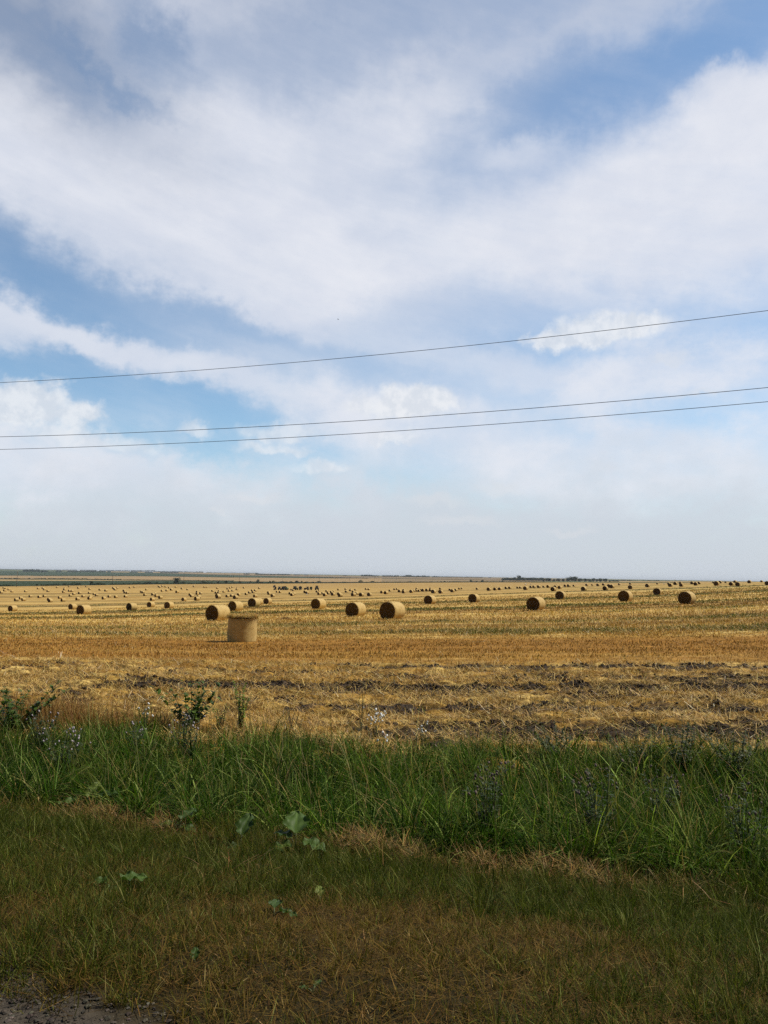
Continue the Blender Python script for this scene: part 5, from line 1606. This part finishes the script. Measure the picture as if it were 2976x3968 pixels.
def verge_plants():
    G1 = (0.056, 0.098, 0.017); G2 = (0.036, 0.066, 0.011); G3 = (0.10, 0.13, 0.025)
    burdock(1145, 3300, [(95, 0.06, 0.16, 0.30, 0.13, 38, G1), (215, 0.05, 0.07, 0.24, 0.10, 5, G1), (-20, 0.08, 0.10, 0.25, 0.11, 0, G1), (150, 0.06, 0.12, 0.2, 0.08, 20, G2)], 'biggest burdock with broad ruffled leaves at the front edge of the tall grass')
    burdock(930, 3290, [(80, 0.05, 0.12, 0.27, 0.09, 45, G2), (250, 0.05, 0.05, 0.2, 0.07, -4, G2)], 'dark burdock just left of the biggest burdock at the edge of the tall grass')
    burdock(690, 3225, [(60, 0.05, 0.12, 0.22, 0.08, 30, G2), (175, 0.05, 0.08, 0.2, 0.07, 8, G3), (-30, 0.05, 0.07, 0.2, 0.07, 5, G2)], 'burdock with a yellowish leaf between the brown hay and the tall grass')
    burdock(330, 3160, [(175, 0.12, 0.14, 0.26, 0.10, 12, G1), (75, 0.05, 0.20, 0.28, 0.08, 42, G3), (10, 0.14, 0.22, 0.25, 0.10, 20, G2)], 'burdock with large pale leaves at the grass edge on the left')
    burdock(435, 3450, [(170, 0.05, 0.04, 0.14, 0.06, 8, G1), (20, 0.05, 0.06, 0.18, 0.07, 10, G1), (-60, 0.03, 0.04, 0.12, 0.05, 0, G2)], 'small burdock low in the mown bank on the left')
    burdock(1060, 3560, [(90, 0.03, 0.05, 0.11, 0.04, 15, G2), (-20, 0.04, 0.05, 0.12, 0.03, 5, G2)], 'small dark burdock in the mown bank below the straw stalks')
    burdock(1240, 3500, [(100, 0.02, 0.04, 0.10, 0.035, 35, (0.13, 0.16, 0.03))], 'single bright yellow-green leaf sprouting from the mown bank')
    burdock(752, 3735, [(95, 0.0, 0.02, 0.055, 0.022, 50, G2)], 'single small grey-green leaf in the dry brown grass')
    burdock(1210, 3850, [(60, 0.02, 0.02, 0.045, 0.016, 25, G2), (180, 0.02, 0.02, 0.04, 0.015, 20, G2)], 'pair of tiny leaves in dry grass near the bottom of the picture')
    D1 = ((0.034, 0.064, 0.010), (0.085, 0.135, 0.022)); LG = ((0.11, 0.16, 0.018), (0.18, 0.23, 0.03))
    x, y, z = near_hit(735, 2855)
    weed('leafy_weed', x, y, 1.0, 0.75, 14, 420, 0.19, 0.10, *D1, 'dark broad-leaved weed standing above the tall grass below the upright bale', 'weed')
    x, y, z = near_hit(935, 2850)
    weed('leafy_weed', x, y, 0.98, 0.24, 9, 480, 0.09, 0.05, *LG, 'bright yellow-green bushy weed right of the dark broad-leaved one', 'weed')
    x, y, z = near_hit(850, 2850)
    weed('leafy_weed', x, y, 0.58, 0.26, 7, 170, 0.09, 0.042, *LG, 'short yellow-green weed between the dark weed and the bright bushy weed', 'weed')
    x, y, z = near_hit(55, 2860)
    weed('leafy_weed', x, y, 1.0, 0.95, 15, 460, 0.18, 0.095, *D1, 'dark broad-leaved weed at the left edge of the picture', 'weed')
    for px, py, hh, lab in ((2150, 2960, 0.5, 'dark leafy weed on the field edge, right of the white flowers'), (2640, 3030, 0.75, 'dark straggly weed rising over the field edge on the right'), (2850, 3060, 0.62, 'brownish straggly weed at the right edge beside the field'), (2450, 3020, 0.5, 'low leafy weed between the other two weeds on the right field edge')):
        x, y, z = near_hit(px, py)
        weed('leafy_weed', x, y, hh * 1.25, 0.6, 14, 460, 0.10, 0.055, (0.040, 0.055, 0.018), (0.085, 0.09, 0.03), lab, 'weed')
    x, y, z = near_hit(1395, 2870)
    weed('tall_weed', x, y, 1.02, 0.10, 3, 110, 0.05, 0.016, (0.07, 0.08, 0.03), (0.12, 0.12, 0.05), 'tall thin seeding weed sticking up against the straw in the middle', 'weed')
    for px, py, hh, lab in ((640, 2850, 0.45, 'brown dried weed left of the dark broad-leaved weed'), (1130, 2850, 0.55, 'dark dried weed right of the bright bushy weed'), (560, 3010, 0.55, 'pale feathery weed in the tall grass on the left')):
        x, y, z = near_hit(px, py)
        weed('dry_weed', x, y, hh, 0.22, 9, 150, 0.05, 0.014, (0.12, 0.105, 0.045), (0.20, 0.18, 0.085), lab, 'weed', stem_mat=M_STEMDRY, leaf_lean=0.6)
    TH = ((0.026, 0.042, 0.013), (0.055, 0.075, 0.026))
    for px, py, hh, sp_, nh, hm, lab in ((240, 3040, 0.78, 0.30, 22, M_HEADP, 'flowering thistle with pale mauve heads in the tall grass on the left'), (150, 2950, 0.75, 0.25, 10, M_HEADP, 'thistle with few pale heads behind the left flowering thistle'),
                                     (725, 2985, 0.86, 0.26, 14, M_HEADP, 'flowering thistle below the dark broad-leaved weed'), (520, 2960, 0.62, 0.2, 8, M_HEADP, 'small flowering thistle between the two larger left thistles'),
                                     (1890, 3320, 0.98, 0.24, 26, M_HEADB, 'tall dark thistle with brown seed heads above the bank'), (2330, 3330, 0.95, 0.34, 26, M_HEADB, 'wide thistle with greyish seed heads right of the tall dark one'),
                                     (2560, 3300, 0.86, 0.22, 14, M_HEADB, 'slim thistle with brown heads right of the wide thistle'), (2890, 3420, 0.95, 0.25, 12, M_HEADB, 'dark thistle in the shade at the right edge')):
        x, y, z = near_hit(px, py)
        weed('thistle', x, y, hh * 1.05, sp_ * 1.15, 14, 200, 0.13, 0.042, *TH, lab, 'thistle', None, int(nh * 1.3), hm, 0.0115)
    for px, py, hh, sp_, nh, lab in ((1450, 2890, 0.66, 0.16, 26, 'cluster of white yarrow flowers at the field edge in the middle'), (1640, 2930, 0.55, 0.10, 8, 'sparse white flowers right of the yarrow cluster'), (560, 2870, 0.6, 0.12, 8, 'white flowers in front of the dry golden grass'), (1480, 2960, 0.5, 0.12, 6, 'few white flowers low in front of the yarrow cluster')):
        x, y, z = near_hit(px, py)
        weed('white_flower_plant', x, y, hh, sp_, 8, 40, 0.06, 0.014, *TH, lab, 'flower', None, nh, M_HEADW, 0.015)


verge_plants()


# ------------------------------------------------------------------ haze over the plain
def haze():
    V, Fc = box_arrays(0, 8000, 0, 50000, 40000, 90)
    me = mesh_np('haze', V, Fc, [], smooth=False)
    m = bpy.data.materials.new('haze'); m.use_nodes = True
    t = m.node_tree; t.nodes.remove(t.nodes['Principled BSDF'])
    v = t.nodes.new('ShaderNodeVolumePrincipled')
    v.inputs['Color'].default_value = (0.80, 0.88, 1.0, 1); v.inputs['Density'].default_value = HAZE_DENSITY; v.inputs['Anisotropy'].default_value = 0.0
    t.links.new(v.outputs[0], t.nodes['Material Output'].inputs['Volume'])
    me.materials.append(m)
    tag(link('haze', me), 'pale blue haze lying over the far plain', 'haze', kind='stuff')


HAZE_DENSITY = 0.000045
haze()
